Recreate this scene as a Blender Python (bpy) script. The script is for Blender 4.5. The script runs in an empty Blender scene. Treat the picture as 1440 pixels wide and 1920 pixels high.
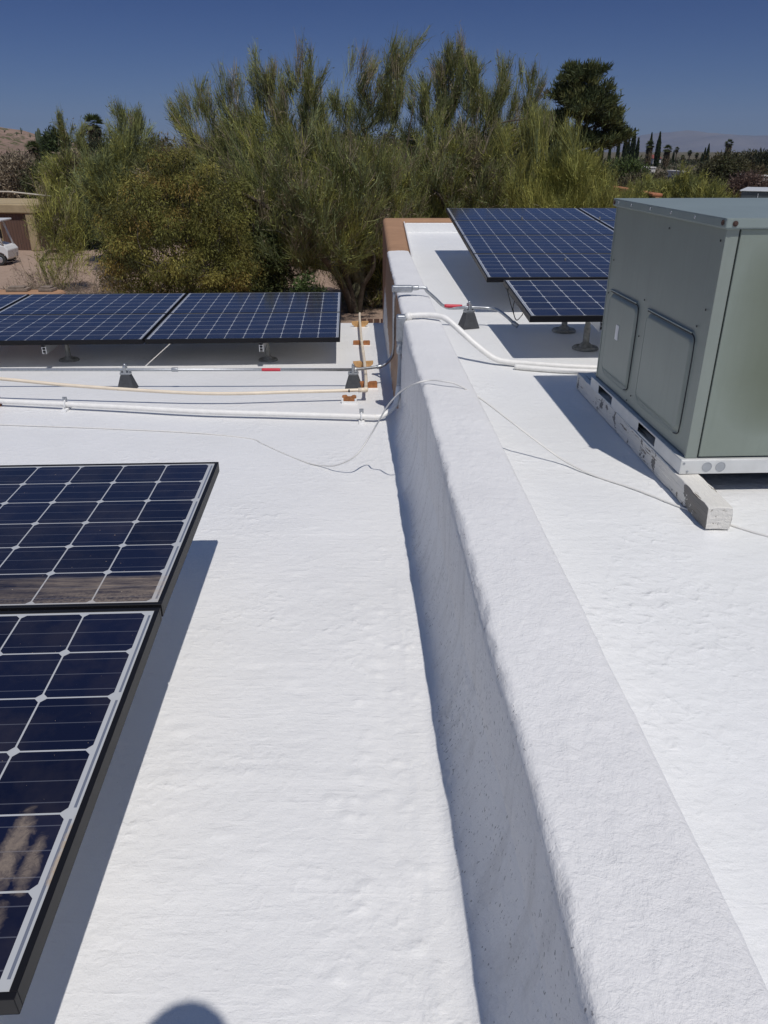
import bpy, math, random
import numpy as np
from mathutils import Vector, Matrix
R = math.radians
sc = bpy.context.scene
col = sc.collection
# ------------------------------------------------------------------ camera, sky, sun
F_PX, PITCH, CAM_H = 1421.5, 25.437, 1.4009
cd = bpy.data.cameras.new('camera'); cam = bpy.data.objects.new('camera', cd); col.objects.link(cam)
cam.location = (0, 0, CAM_H); cam.rotation_euler = (R(90 - PITCH), 0, 0)
cd.sensor_fit = 'VERTICAL'; cd.sensor_height = 36.0; cd.lens = F_PX / 1920 * 36.0
cd.clip_start = 0.05; cd.clip_end = 60000
sc.camera = cam
SUN = Vector((0.2075, -0.516, 1.0)).normalized()          # towards the sun
w = bpy.data.worlds.new('World'); sc.world = w; w.use_nodes = True
nt = w.node_tree; nt.nodes.clear()
sky = nt.nodes.new('ShaderNodeTexSky'); sky.sky_type = 'NISHITA'; sky.sun_disc = False
sky.sun_elevation = math.asin(SUN.z); sky.sun_rotation = math.atan2(SUN.x, SUN.y)
sky.altitude = 800; sky.air_density = 1.0; sky.dust_density = 0.3; sky.ozone_density = 3.0
hs = nt.nodes.new('ShaderNodeHueSaturation'); hs.inputs['Saturation'].default_value = 1.0
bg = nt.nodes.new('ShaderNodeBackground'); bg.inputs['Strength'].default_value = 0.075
wo = nt.nodes.new('ShaderNodeOutputWorld')
mu = nt.nodes.new('ShaderNodeMix'); mu.data_type = 'RGBA'; mu.blend_type = 'MULTIPLY'; mu.inputs[0].default_value = 1.0; 
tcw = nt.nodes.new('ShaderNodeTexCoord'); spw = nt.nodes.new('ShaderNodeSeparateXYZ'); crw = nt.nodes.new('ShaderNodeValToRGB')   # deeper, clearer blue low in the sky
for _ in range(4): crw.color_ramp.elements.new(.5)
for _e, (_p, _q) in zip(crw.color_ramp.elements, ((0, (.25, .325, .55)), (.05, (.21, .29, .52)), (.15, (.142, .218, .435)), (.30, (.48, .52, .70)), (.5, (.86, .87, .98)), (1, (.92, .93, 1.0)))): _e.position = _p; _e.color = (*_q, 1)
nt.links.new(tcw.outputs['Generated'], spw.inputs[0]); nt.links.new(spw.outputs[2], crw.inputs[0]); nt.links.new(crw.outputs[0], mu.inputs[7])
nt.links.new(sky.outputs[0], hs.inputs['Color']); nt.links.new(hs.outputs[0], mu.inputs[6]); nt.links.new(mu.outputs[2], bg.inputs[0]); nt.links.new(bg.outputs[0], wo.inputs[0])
sd = bpy.data.lights.new('sun', 'SUN'); sd.energy = 3.15; sd.angle = R(0.53); sd.color = (1.0, 0.955, 0.895)
so = bpy.data.objects.new('sun', sd); col.objects.link(so)
so.rotation_euler = (-SUN).to_track_quat('-Z', 'Y').to_euler(); so.location = (3, -6, 12)
sc.view_settings.view_transform = 'Standard'; sc.view_settings.look = 'None'
sc.view_settings.exposure = 0.0; sc.view_settings.gamma = 1.0

# ------------------------------------------------------------------ helpers
_c, _s = math.cos(R(PITCH)), math.sin(R(PITCH))
def ray(u, v):
    d = (v - 960) / F_PX
    return Vector(((u - 720) / F_PX, _c - d * _s, -(_s + d * _c)))
def bp(u, v, a=0.0, b=0.0):            # where a line of sight meets the plane z = a + b*y
    r = ray(u, v); k = (a - CAM_H) / (r.z - b * r.y); return Vector((0, 0, CAM_H)) + r * k
def bpY(u, v, Y):
    r = ray(u, v); return Vector((0, 0, CAM_H)) + r * (Y / r.y)
SL = -0.0446                            # fall of the lower roof
RA, RB = 0.15, 0.007                    # level and fall of the upper roof
def zl(y): return SL * y
def zr(y): return RA + RB * y
GZ = -3.1
HAZE = 4.5e-5

class MB:
    def __init__(s): s.v = []; s.f = []
    def add(s, vs, fs):
        n = len(s.v); s.v += [tuple(q) for q in vs]; s.f += [tuple(i + n for i in f) for f in fs]; return s
    def box(s, a, b, M=None):
        (x0, y0, z0), (x1, y1, z1) = a, b
        vs = [Vector(p) for p in ((x0,y0,z0),(x1,y0,z0),(x1,y1,z0),(x0,y1,z0),(x0,y0,z1),(x1,y0,z1),(x1,y1,z1),(x0,y1,z1))]
        if M is not None: vs = [M @ q for q in vs]
        return s.add(vs, [(0,3,2,1),(4,5,6,7),(0,1,5,4),(1,2,6,5),(2,3,7,6),(3,0,4,7)])
    def tube(s, pts, r, n=10, cap=True):
        pts = [Vector(p) for p in pts]; rs = r if isinstance(r, (list, tuple)) else [r] * len(pts)
        vs = []; up = Vector((0, 0, 1)); pa = None
        for i, p in enumerate(pts):
            d = (pts[min(i + 1, len(pts) - 1)] - pts[max(i - 1, 0)]).normalized()
            if pa is None:
                a = d.cross(up if abs(d.z) < .9 else Vector((1, 0, 0))).normalized()
            else:
                a = (pa - d * pa.dot(d)).normalized()
            pa = a; b = d.cross(a)
            for k in range(n):
                t = 2 * math.pi * k / n; vs.append(p + (a * math.cos(t) + b * math.sin(t)) * rs[i])
        fs = [(i * n + k, i * n + (k + 1) % n, (i + 1) * n + (k + 1) % n, (i + 1) * n + k) for i in range(len(pts) - 1) for k in range(n)]
        if cap: fs += [tuple(range(n - 1, -1, -1)), tuple((len(pts) - 1) * n + k for k in range(n))]
        return s.add(vs, fs)
    def lathe(s, prof, c=(0, 0, 0), n=20, M=None):
        vs = []; c = Vector(c)
        for r, z in prof:
            for k in range(n):
                t = 2 * math.pi * k / n; q = Vector((r * math.cos(t), r * math.sin(t), z))
                vs.append((M @ q if M is not None else q) + c)
        fs = [(i * n + k, i * n + (k + 1) % n, (i + 1) * n + (k + 1) % n, (i + 1) * n + k) for i in range(len(prof) - 1) for k in range(n)]
        fs += [tuple(range(n - 1, -1, -1)), tuple((len(prof) - 1) * n + k for k in range(n))]
        return s.add(vs, fs)
    def prism(s, poly, axis, a, b):     # outline extruded along an axis
        n = len(poly)
        def P(q, t): return {'x': (t, q[0], q[1]), 'y': (q[0], t, q[1]), 'z': (q[0], q[1], t)}[axis]
        return s.add([P(q, a) for q in poly] + [P(q, b) for q in poly],
                     [tuple(range(n))[::-1], tuple(range(n, 2 * n))] + [(i, (i + 1) % n, n + (i + 1) % n, n + i) for i in range(n)])
    def build(s, name, m, parent=None, smooth=False, bevel=0, seg=2):
        me = bpy.data.meshes.new(name); me.from_pydata(s.v, [], s.f); me.validate(); me.update()
        return finish(me, name, m, parent, smooth, bevel, seg)
def finish(me, name, m, parent=None, smooth=False, bevel=0, seg=2):
    o = bpy.data.objects.new(name, me); col.objects.link(o); me.materials.append(m)
    if parent: o.parent = parent
    import bmesh
    bm = bmesh.new(); bm.from_mesh(me)
    if len(bm.faces) < 60000: bmesh.ops.recalc_face_normals(bm, faces=bm.faces)
    bm.to_mesh(me); bm.free()
    if smooth: me.polygons.foreach_set('use_smooth', [True] * len(me.polygons))
    if bevel:
        b = o.modifiers.new('bevel', 'BEVEL'); b.width = bevel; b.segments = seg; b.limit_method = 'ANGLE'; b.angle_limit = R(35)
    return o
def grid_mesh(name, P, m, parent=None, colr=None, flip=False):   # P: (ny, nx, 3)
    ny, nx = P.shape[:2]
    me = bpy.data.meshes.new(name)
    idx = np.arange(ny * nx).reshape(ny, nx)
    q = np.stack([idx[:-1, :-1], idx[:-1, 1:], idx[1:, 1:], idx[1:, :-1]], -1).reshape(-1, 4)
    if flip: q = q[:, ::-1]
    raw_mesh(me, P.reshape(-1, 3), q)
    me.polygons.foreach_set('use_smooth', np.ones(len(q), bool))
    me.materials.append(m)
    o = bpy.data.objects.new(name, me); col.objects.link(o)
    if parent: o.parent = parent
    return o
def raw_mesh(me, V, Fq):
    k = Fq.shape[1]
    me.vertices.add(len(V)); me.vertices.foreach_set('co', np.asarray(V, np.float32).ravel())
    me.loops.add(Fq.size); me.loops.foreach_set('vertex_index', np.asarray(Fq, np.int32).ravel())
    me.polygons.add(len(Fq)); me.polygons.foreach_set('loop_start', np.arange(0, Fq.size, k, dtype=np.int32))
    me.update(calc_edges=True)
def tag(o, label=None, cat=None, group=None, kind=None):
    if label: o['label'] = label
    if cat: o['category'] = cat
    if group: o['group'] = group
    if kind: o['kind'] = kind
    return o
def empty(name, loc=(0, 0, 0), rot=(0, 0, 0), **k):
    o = bpy.data.objects.new(name, None); col.objects.link(o); o.location = loc; o.rotation_euler = rot
    o.empty_display_size = .1
    return tag(o, **k)
def kids(o): return [c for c in bpy.data.objects if c.parent == o]
def dup(o, parent=None):
    c = o.copy(); col.objects.link(c)
    if parent: c.parent = parent
    for ch in kids(o): dup(ch, c)
    return c
def smooth_path(pts, n=8):              # Catmull-Rom through points
    P = [Vector(p) for p in pts]; P = [P[0] * 2 - P[1]] + P + [P[-1] * 2 - P[-2]]; out = []
    for i in range(1, len(P) - 2):
        for k in range(n):
            t = k / n
            out.append(.5 * ((2 * P[i]) + (P[i+1] - P[i-1]) * t + (2 * P[i-1] - 5 * P[i] + 4 * P[i+1] - P[i+2]) * t * t + (3 * P[i] - P[i-1] - 3 * P[i+1] + P[i+2]) * t ** 3))
    return out + [P[-2]]

# value noise in numpy
_rng = np.random.RandomState(7); _T = _rng.rand(256, 256)
def vnoise(x, y, seed=0):
    xi = np.floor(x).astype(int); yi = np.floor(y).astype(int); fx = x - xi; fy = y - yi
    fx = fx * fx * (3 - 2 * fx); fy = fy * fy * (3 - 2 * fy)
    g = lambda a, b: _T[(a + seed * 37) & 255, (b + seed * 91) & 255]
    return ((g(xi, yi) * (1 - fx) + g(xi + 1, yi) * fx) * (1 - fy) + (g(xi, yi + 1) * (1 - fx) + g(xi + 1, yi + 1) * fx) * fy) * 2 - 1
def fbm(x, y, o=4, seed=0):
    r = 0; a = 1.0
    for k in range(o): r = r + a * vnoise(x * 2 ** k + 13.7 * k, y * 2 ** k + 5.1 * k, seed + k); a *= .5
    return r

# ------------------------------------------------------------------ materials
class NT:
    def __init__(s, name):
        s.m = bpy.data.materials.new(name); s.m.use_nodes = True; s.t = s.m.node_tree
        s.b = s.t.nodes['Principled BSDF']; s.o = s.t.nodes['Material Output']
    def n(s, typ, **k):
        q = s.t.nodes.new(typ)
        for a, b in k.items(): setattr(q, a, b)
        return q
    def l(s, a, b): s.t.links.new(a, b)
    def math(s, op, a, b=None, c=None, clamp=False):
        q = s.n('ShaderNodeMath', operation=op, use_clamp=clamp)
        for i, x in enumerate((a, b, c)):
            if x is None: continue
            if hasattr(x, 'links') or isinstance(x, bpy.types.NodeSocket): s.l(x, q.inputs[i])
            else: q.inputs[i].default_value = x
        return q.outputs[0]
    def coord(s, which='Object'): return s.n('ShaderNodeTexCoord').outputs[which]
    def noise(s, scale, vec=None, detail=4, rough=.55, dist=0):
        q = s.n('ShaderNodeTexNoise'); q.inputs['Scale'].default_value = scale; q.inputs['Detail'].default_value = detail
        q.inputs['Roughness'].default_value = rough; q.inputs['Distortion'].default_value = dist
        s.l(vec if vec is not None else s.coord(), q.inputs['Vector']); return q.outputs['Fac']
    def scaled(s, sx, sy, sz, vec=None):
        q = s.n('ShaderNodeMapping'); q.inputs['Scale'].default_value = (sx, sy, sz)
        s.l(vec if vec is not None else s.coord(), q.inputs['Vector']); return q.outputs[0]
    def ramp(s, fac, stops):
        q = s.n('ShaderNodeValToRGB'); e = q.color_ramp.elements
        while len(e) < len(stops): e.new(.5)
        for el, (p, c) in zip(e, stops):
            el.position = p; el.color = (*c, 1) if len(c) == 3 else c
        s.l(fac, q.inputs[0]); return q.outputs[0]
    def mix(s, fac, a, b):
        q = s.n('ShaderNodeMix', data_type='RGBA')
        for sock, x in ((q.inputs[0], fac), (q.inputs[6], a), (q.inputs[7], b)):
            if isinstance(x, bpy.types.NodeSocket): s.l(x, sock)
            elif isinstance(x, (int, float)): sock.default_value = x
            else: sock.default_value = (*x, 1)
        return q.outputs[2]
    def bump(s, h, dist=.01, strength=1, prev=None):
        q = s.n('ShaderNodeBump'); q.inputs['Distance'].default_value = dist; q.inputs['Strength'].default_value = strength
        s.l(h, q.inputs['Height'])
        if prev is not None: s.l(prev, q.inputs['Normal'])
        s.l(q.outputs[0], s.b.inputs['Normal']); return q.outputs[0]
    def set(s, **k):
        for a, x in k.items():
            sock = s.b.inputs[a.replace('_', ' ')]
            if isinstance(x, bpy.types.NodeSocket): s.l(x, sock)
            elif isinstance(x, tuple): sock.default_value = (*x, 1)
            else: sock.default_value = x
        return s.m

def mat_simple(name, c, rough=.6, metal=0.0, var=.12, scale=20, bump=0.0, spec=.5):
    s = NT(name); n = s.noise(scale)
    c2 = tuple(x * (1 - var) for x in c); c1 = tuple(min(1, x * (1 + var)) for x in c)
    s.set(Base_Color=s.ramp(n, [(.3, c2), (.7, c1)]), Roughness=rough, Metallic=metal, Specular_IOR_Level=spec)
    if bump: s.bump(s.noise(scale * 4), bump)
    return s.m
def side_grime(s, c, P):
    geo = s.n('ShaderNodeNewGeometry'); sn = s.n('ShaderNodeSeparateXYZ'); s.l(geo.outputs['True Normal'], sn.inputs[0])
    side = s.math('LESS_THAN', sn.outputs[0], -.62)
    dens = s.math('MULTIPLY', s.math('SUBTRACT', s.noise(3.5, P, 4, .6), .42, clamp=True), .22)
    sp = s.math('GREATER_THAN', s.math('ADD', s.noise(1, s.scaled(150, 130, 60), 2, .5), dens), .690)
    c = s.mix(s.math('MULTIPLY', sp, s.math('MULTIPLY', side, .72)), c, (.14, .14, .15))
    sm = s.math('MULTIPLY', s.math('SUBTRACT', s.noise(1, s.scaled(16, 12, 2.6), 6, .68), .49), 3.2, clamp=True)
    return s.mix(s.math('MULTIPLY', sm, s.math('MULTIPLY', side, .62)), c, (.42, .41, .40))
def mat_coating(name, base, stroke=1.0, specks=0.0, rough=.42):
    s = NT(name); P = s.coord()
    st = s.noise(1, s.scaled(22, 90, 60), 5, .6)         # roller strokes across the slope
    fine = s.noise(260, P, 3, .6)
    mid = s.noise(34, P, 4, .55, .4)
    big = s.noise(2.2, P, 4, .6)
    c = s.ramp(big, [(.3, tuple(x * .955 for x in base)), (.7, base)])
    pond = s.math('MULTIPLY', s.math('SUBTRACT', s.noise(.9, P, 6, .62, .6), .5, clamp=True), 1.5)
    c = s.mix(pond, c, (base[0] * .88, base[1] * .88, base[2] * .87))
    bit = s.math('GREATER_THAN', s.noise(75, P, 2, .5), .80); c = s.mix(s.math('MULTIPLY', bit, .7), c, (.22, .19, .16))
    if specks == 0 and name == 'white_roof_coating': c = side_grime(s, c, P)
    if specks:
        sp = s.math('GREATER_THAN', s.noise(1, s.scaled(120, 120, 55), 2, .5), .715 - .02 * specks)
        c = s.mix(s.math('MULTIPLY', sp, .55), c, (.16, .16, .17))
        sm = s.math('SMOOTH_MIN', s.math('MULTIPLY', s.math('SUBTRACT', s.noise(1, s.scaled(14, 9, 2.2), 4, .6), .56), 2.2, clamp=True), .5, .1)
        c = s.mix(sm, c, (.50, .49, .48))
    s.set(Base_Color=c, Roughness=rough, Specular_IOR_Level=.45)
    patch = s.math('MULTIPLY', s.noise(3.3, P, 3, .6), 1.6); st = s.math('MULTIPLY', st, patch)
    b = s.bump(st, .0015 * stroke, .8)
    lz = s.math('MULTIPLY', s.math('SUBTRACT', s.noise(1.7, P, 3, .6), .44, clamp=True), 4.0, clamp=True)
    lump = s.math('MULTIPLY', s.math('POWER', s.noise(24, P, 2, .5, .3), 4), lz); b = s.bump(lump, .022, .8, b)
    scr = s.math('MULTIPLY', s.math('POWER', s.noise(1, s.scaled(9, 50, 9), 3, .55, .25), 5), s.math('SUBTRACT', 1.0, lz)); b = s.bump(scr, .008, .7, b)
    b = s.bump(mid, .0036, .8, b); s.bump(fine, .0010, .9, b)
    return s.m
M = {}
M['roof'] = mat_coating('white_roof_coating', (.80, .80, .795))
M['roof2'] = mat_coating('white_roof_coating_upper', (.80, .805, .80), .6)
M['cap'] = mat_coating('white_parapet_coating', (.74, .74, .75), .8, 0, .5)
STUCCO = (.40, .235, .14)
def mat_wall():
    # parapet: white coating, with bare tan stucco where the coating stops (world-aligned mesh coordinates)
    s = NT('parapet_coating_and_stucco'); P = s.coord()
    sep = s.n('ShaderNodeSeparateXYZ'); s.l(P, sep.inputs[0]); y, z = sep.outputs[1], sep.outputs[2]
    geo = s.n('ShaderNodeNewGeometry'); sn = s.n('ShaderNodeSeparateXYZ'); s.l(geo.outputs['True Normal'], sn.inputs[0])
    big = s.noise(3, P, 4, .6)
    white = s.ramp(big, [(.3, (.735, .73, .725)), (.7, (.79, .785, .775))])
    white = side_grime(s, white, P)
    edge = s.noise(14, P, 4, .6); e2 = s.math('MULTIPLY', s.math('SUBTRACT', edge, .5), .35)
    lim = s.math('ADD', s.math('MULTIPLY', s.math('SUBTRACT', y, 6.0), .10), -.22)
    a = s.math('GREATER_THAN', s.math('ADD', z, e2), lim)
    b = s.math('GREATER_THAN', s.math('ADD', y, s.math('MULTIPLY', e2, .6)), 4.93)
    c_ = s.math('LESS_THAN', z, s.math('ADD', s.math('MULTIPLY', e2, .25), .395))
    br = s.math('MULTIPLY', s.math('MULTIPLY', a, b), s.math('MULTIPLY', c_, s.math('LESS_THAN', sn.outputs[0], .2)))
    tan = s.ramp(s.noise(30, P, 5), [(.3, tuple(q * .88 for q in STUCCO)), (.7, STUCCO)])
    s.set(Base_Color=s.mix(br, white, tan), Roughness=.52, Specular_IOR_Level=.4)
    st = s.noise(1, s.scaled(60, 26, 60), 5, .6)
    q = s.bump(st, .0030, .7); q = s.bump(s.noise(40, P, 5, .65, .5), .0048, .85, q); s.bump(s.math('MULTIPLY', s.noise(170, P, 3, .65), s.math('MULTIPLY', s.noise(4, P, 3), 1.8)), .0015, 1.0, q)
    return s.m
M['wall'] = mat_wall()
def mat_stucco(name, c):
    s = NT(name); P = s.coord()
    s.set(Base_Color=s.ramp(s.noise(2.5, P, 6, .65), [(.3, tuple(q * .8 for q in c)), (.7, c)]), Roughness=.9, Specular_IOR_Level=.2)
    s.bump(s.noise(90, P, 4), .004); return s.m
M['stucco'] = mat_stucco('tan_stucco', STUCCO)
M['alu'] = mat_simple('aluminium', (.62, .63, .64), .38, .9, .06)
M['galv'] = mat_simple('galvanised_steel', (.42, .44, .46), .42, .85, .14, 60)
M['grey_paint'] = mat_simple('grey_conduit_paint', (.36, .38, .40), .45, .1, .08)
M['black'] = mat_simple('black_anodised', (.008, .008, .010), .45, .0, .1, 30, 0.0, .22)
M['rubber'] = mat_simple('black_rubber', (.03, .031, .033), .7, 0, .2, 40, .002)
M['blockdark'] = mat_simple('recycled_rubber', (.045, .048, .055), .6, 0, .2, 40, .002)
M['red'] = mat_simple('red_tape', (.55, .035, .06), .45)
M['pvc'] = mat_simple('cream_pvc', (.76, .66, .52), .4, 0, .05, 12)
M['white_pipe'] = mat_simple('white_painted_pipe', (.80, .79, .76), .45, 0, .05, 25, .0015)
M['white_paint'] = mat_simple('white_paint_drips', (.80, .80, .79), .5, 0, .03, 30, .004)
M['cable'] = mat_simple('white_cable', (.70, .69, .66), .45, 0, .05)
M['cedar'] = mat_simple('redwood_block', (.33, .13, .045), .75, 0, .35, 25, .003)
M['cedar2'] = mat_simple('weathered_pine_block', (.50, .29, .12), .75, 0, .25, 25, .003)
M['flash'] = mat_simple('mount_flashing', (.28, .28, .26), .6, .3, .35, 30, .002)
M['dark'] = mat_simple('dark_void', (.01, .01, .011), .9)
M['sticker'] = mat_simple('white_sticker', (.75, .75, .74), .5)
M['rust'] = mat_simple('rusty_washer', (.055, .028, .022), .8, 0, .4, 200)

def mat_panel(name, dirt=None, sd=0):
    # glass laminate: 10 x 6 dark cells with clipped corners on a pale backsheet, busbars, edge ribbons
    s = NT(name); P = s.coord(); sep = s.n('ShaderNodeSeparateXYZ'); s.l(P, sep.inputs[0]); x, y = sep.outputs[0], sep.outputs[1]
    p = .1588; ox = (1.65 - 10 * p) / 2; oy = (.99 - 6 * p) / 2
    ux = s.math('DIVIDE', s.math('SUBTRACT', x, ox), p); uy = s.math('DIVIDE', s.math('SUBTRACT', y, oy), p)
    fx = s.math('ABSOLUTE', s.math('SUBTRACT', s.math('FRACT', ux), .5)); fy = s.math('ABSOLUTE', s.math('SUBTRACT', s.math('FRACT', uy), .5))
    inx = s.math('MULTIPLY', s.math('GREATER_THAN', ux, 0), s.math('LESS_THAN', ux, 10))
    iny = s.math('MULTIPLY', s.math('GREATER_THAN', uy, 0), s.math('LESS_THAN', uy, 6))
    c = s.math('MULTIPLY', s.math('LESS_THAN', fx, .487), s.math('LESS_THAN', fy, .487))
    c = s.math('MULTIPLY', c, s.math('LESS_THAN', s.math('ADD', fx, fy), .905))
    c = s.math('MULTIPLY', c, s.math('MULTIPLY', inx, iny))
    fy3 = s.math('ABSOLUTE', s.math('SUBTRACT', s.math('FRACT', s.math('MULTIPLY', uy, 3)), .5))
    bus = s.math('LESS_THAN', fy3, .020)
    # silver edge ribbons in the side margins, in lengths of two cells
    ex = s.math('ABSOLUTE', s.math('SUBTRACT', s.math('ABSOLUTE', s.math('SUBTRACT', x, .825)), .8045))
    seg = s.math('LESS_THAN', s.math('ABSOLUTE', s.math('SUBTRACT', s.math('FRACT', s.math('MULTIPLY', uy, .5)), .5)), .46)
    rib = s.math('MULTIPLY', s.math('MULTIPLY', s.math('LESS_THAN', ex, .0028), seg), iny)
    wn = s.n('ShaderNodeTexWhiteNoise', noise_dimensions='2D'); cmb = s.n('ShaderNodeCombineXYZ')
    s.l(s.math('FLOOR', ux), cmb.inputs[0]); s.l(s.math('FLOOR', uy), cmb.inputs[1]); s.l(cmb.outputs[0], wn.inputs[0])
    cell = s.mix(wn.outputs['Value'], (.0048, .0068, .022), (.0075, .0105, .033))
    cell = s.mix(s.math('MULTIPLY', bus, .5), cell, (.14, .15, .19))
    colr = s.mix(c, (.45, .465, .48), cell); colr = s.mix(rib, colr, (.15, .17, .22))
    rough = .07
    # thin dust film everywhere, plus drawn-on dirt for the marked ones
    df = s.math('MULTIPLY', s.math('SUBTRACT', s.noise(5, P, 5, .65), .42), .16, clamp=True)
    spk = s.math('GREATER_THAN', s.noise(90, P, 2, .5), .765)
    d = s.math('ADD', df, s.math('MULTIPLY', spk, .5))
    if dirt == 'band':
        e = s.math('ADD', .158, s.math('MULTIPLY', s.math('SUBTRACT', s.noise(9, s.scaled(1, 2.4, 1), 4), .5), .03))
        m_ = s.math('MULTIPLY', s.math('SUBTRACT', e, y), 70, clamp=True)
        m2 = s.math('MULTIPLY', s.math('SUBTRACT', x, .95), 1.9, clamp=True)
        tx = s.math('MULTIPLY', s.math('SUBTRACT', s.noise(1, s.scaled(7, 60, 1), 6, .7), .34), 2.6, clamp=True)
        fine = s.math('MULTIPLY', s.math('SUBTRACT', s.noise(120, P, 4, .7), .36), 3.0, clamp=True)
        low = s.math('MULTIPLY', s.math('SUBTRACT', .10, y), 14, clamp=True)
        tx = s.math('ADD', s.math('MULTIPLY', tx, s.math('SUBTRACT', 1.0, s.math('MULTIPLY', low, .5))), s.math('MULTIPLY', s.math('MULTIPLY', fine, low), .5))
        d = s.math('ADD', d, s.math('MULTIPLY', s.math('MULTIPLY', m_, m2), s.math('MULTIPLY', tx, .75)), clamp=True)
    if dirt == 'splash':
        def blob(cx, cy, rx, ry, k):
            dx = s.math('DIVIDE', s.math('SUBTRACT', x, cx), rx); dy = s.math('DIVIDE', s.math('SUBTRACT', y, cy), ry)
            r2 = s.math('ADD', s.math('MULTIPLY', dx, dx), s.math('MULTIPLY', dy, dy))
            r2 = s.math('ADD', r2, s.math('MULTIPLY', s.math('SUBTRACT', s.noise(38, P, 5, .65, .6), .5), 2.4))
            return s.math('MULTIPLY', s.math('SUBTRACT', 1, r2, clamp=True), k)
        g = s.math('ADD', .25, s.math('MULTIPLY', s.noise(220, P, 4, .7), .75))
        bl = s.math('ADD', s.math('ADD', blob(1.548, .262, .028, .10, .75), blob(1.590, .225, .020, .065, .6)), s.math('ADD', blob(1.560, .125, .03, .04, .5), blob(1.47, .150, .05, .035, .4)))
        bl = s.math('ADD', bl, blob(1.638, .245, .010, .085, 1.6))
        d = s.math('ADD', d, s.math('MULTIPLY', bl, g), clamp=True)
    colr = s.mix(d, colr, (.40, .32, .24))
    s.set(Base_Color=colr, Roughness=s.math('ADD', rough, s.math('MULTIPLY', d, .6)), IOR=1.38, Specular_IOR_Level=.5)
    return s.m
M['panel'] = mat_panel('solar_glass'); M['panel_band'] = mat_panel('solar_glass_dusty_edge', 'band'); M['panel_splash'] = mat_panel('solar_glass_mud_splash', 'splash')
# ------------------------------------------------------------------ the house: two flat roofs and the parapet between them
_XY = np.array([-4, .3, .6, .87, 1.14, 1.35, 1.6, 1.9, 2.3, 2.86, 3.4, 4.18, 5.1, 6.08, 8.68, 13.4])
_XX = np.array([.37, .274, .265, .259, .252, .242, .237, .226, .214, .195, .179, .150, .124, .100, .035, -.035])
def xl(y): return np.interp(y, _XY, _XX)
WALL_W, WALL_Z = .245, .42
house = empty('house', (0, 0, 0), label='stucco house with white coated flat roofs in the foreground carrying the solar panels', cat='house')

def spaced(*segs):
    out = [segs[0][0]]
    for a, b, st in segs:
        n = max(1, int(round((b - a) / st))); out += list(np.linspace(a, b, n + 1)[1:])
    return np.array(out)
def seam(d, w, h): return h / (1 + np.exp(-np.clip(d / w, -30, 30)))
def dimples(X, Y, n, x0, x1, y0, y1, r0, r1, h, seed, asp=1.0):
    g = np.random.RandomState(seed); Z = np.zeros_like(X)
    for _ in range(n):
        cx, cy, r, hh = g.uniform(x0, x1), g.uniform(y0, y1), g.uniform(r0, r1), h * g.uniform(.4, 1) * g.choice([1, 1, 1, -.7])
        m = (np.abs(X - cx) < 3 * r * asp) & (np.abs(Y - cy) < 3 * r)
        Z[m] += hh * np.exp(-(((X[m] - cx) / (r * asp)) ** 2 + ((Y[m] - cy) / r) ** 2) ** 1.5)
    return Z
# lower roof, coved up against the parapet
gx = spaced((-8.5, -1.6, .12), (-1.6, -.16, .0125), (-.16, -.001, .006))
gy = spaced((-4, .55, .13), (.55, 3.2, .0105), (3.2, 8.84, .03))
XP, Y = np.meshgrid(gx, gy); X = XP + xl(Y)
wob = .012 * fbm(Y * 1.6, XP * 0 + 3, 3, 4) + .004 * fbm(Y * 9, XP * 0, 2, 9)
cw_ = .125 - .06 * np.clip((Y - 4.3) / .9, 0, 1)
t = np.clip((XP + cw_ + wob * np.clip(-XP / .06, 0, 1)) / cw_, 0, 1.0)
covh = .26 - .18 * np.clip((Y - 4.3) / .9, 0, 1) + .02 * fbm(Y * 2.2, XP * 0 + 8, 3, 2)
Z = SL * Y + covh * t ** 3.2
near = np.clip((4.5 - Y) / 2.0, .35, 1)
Z += near * (.0034 * fbm(X * 1.7, Y * 2.3, 3, 1) + .0008 * fbm(X * 7, Y * 13, 3, 5) + .0003 * fbm(X * 30, Y * 60, 2, 6))
for i, (sy, h) in enumerate(((.80, .0012), (1.115, .0009), (1.46, .0012), (1.50, -.0009), (1.99, .001), (2.55, -.0008), (2.98, .001))):
    wv = .010 * fbm(X * 3 + 11 * i, Y * 0 + i, 3, i) + .012 * X
    Z += seam(Y - sy - wv, .0020, h * 1.9) * np.clip(1 - np.abs(X + .35 + .2 * math.sin(i)) / .9, 0, 1)
for i, (sx, h) in enumerate(((-.165, .0022), (-.235, -.0016), (-.205, .0010))):
    Z += 1.5 * seam(XP - sx - .009 * fbm(Y * 5, X * 0 + i, 3, i + 2), .0016, h) * np.clip(.5 + fbm(Y * 1.3, X * 0, 2, i + 12), 0, 1)
Z += dimples(X, Y, 90, -.14, .10, .55, 2.6, .004, .016, .0060, 3) + dimples(X, Y, 190, -.9, .1, .55, 4.0, .003, .02, .0036, 4, 1.8)
grid_mesh('lower_roof', np.stack([X, Y, Z], -1), M['roof'], house)
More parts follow.
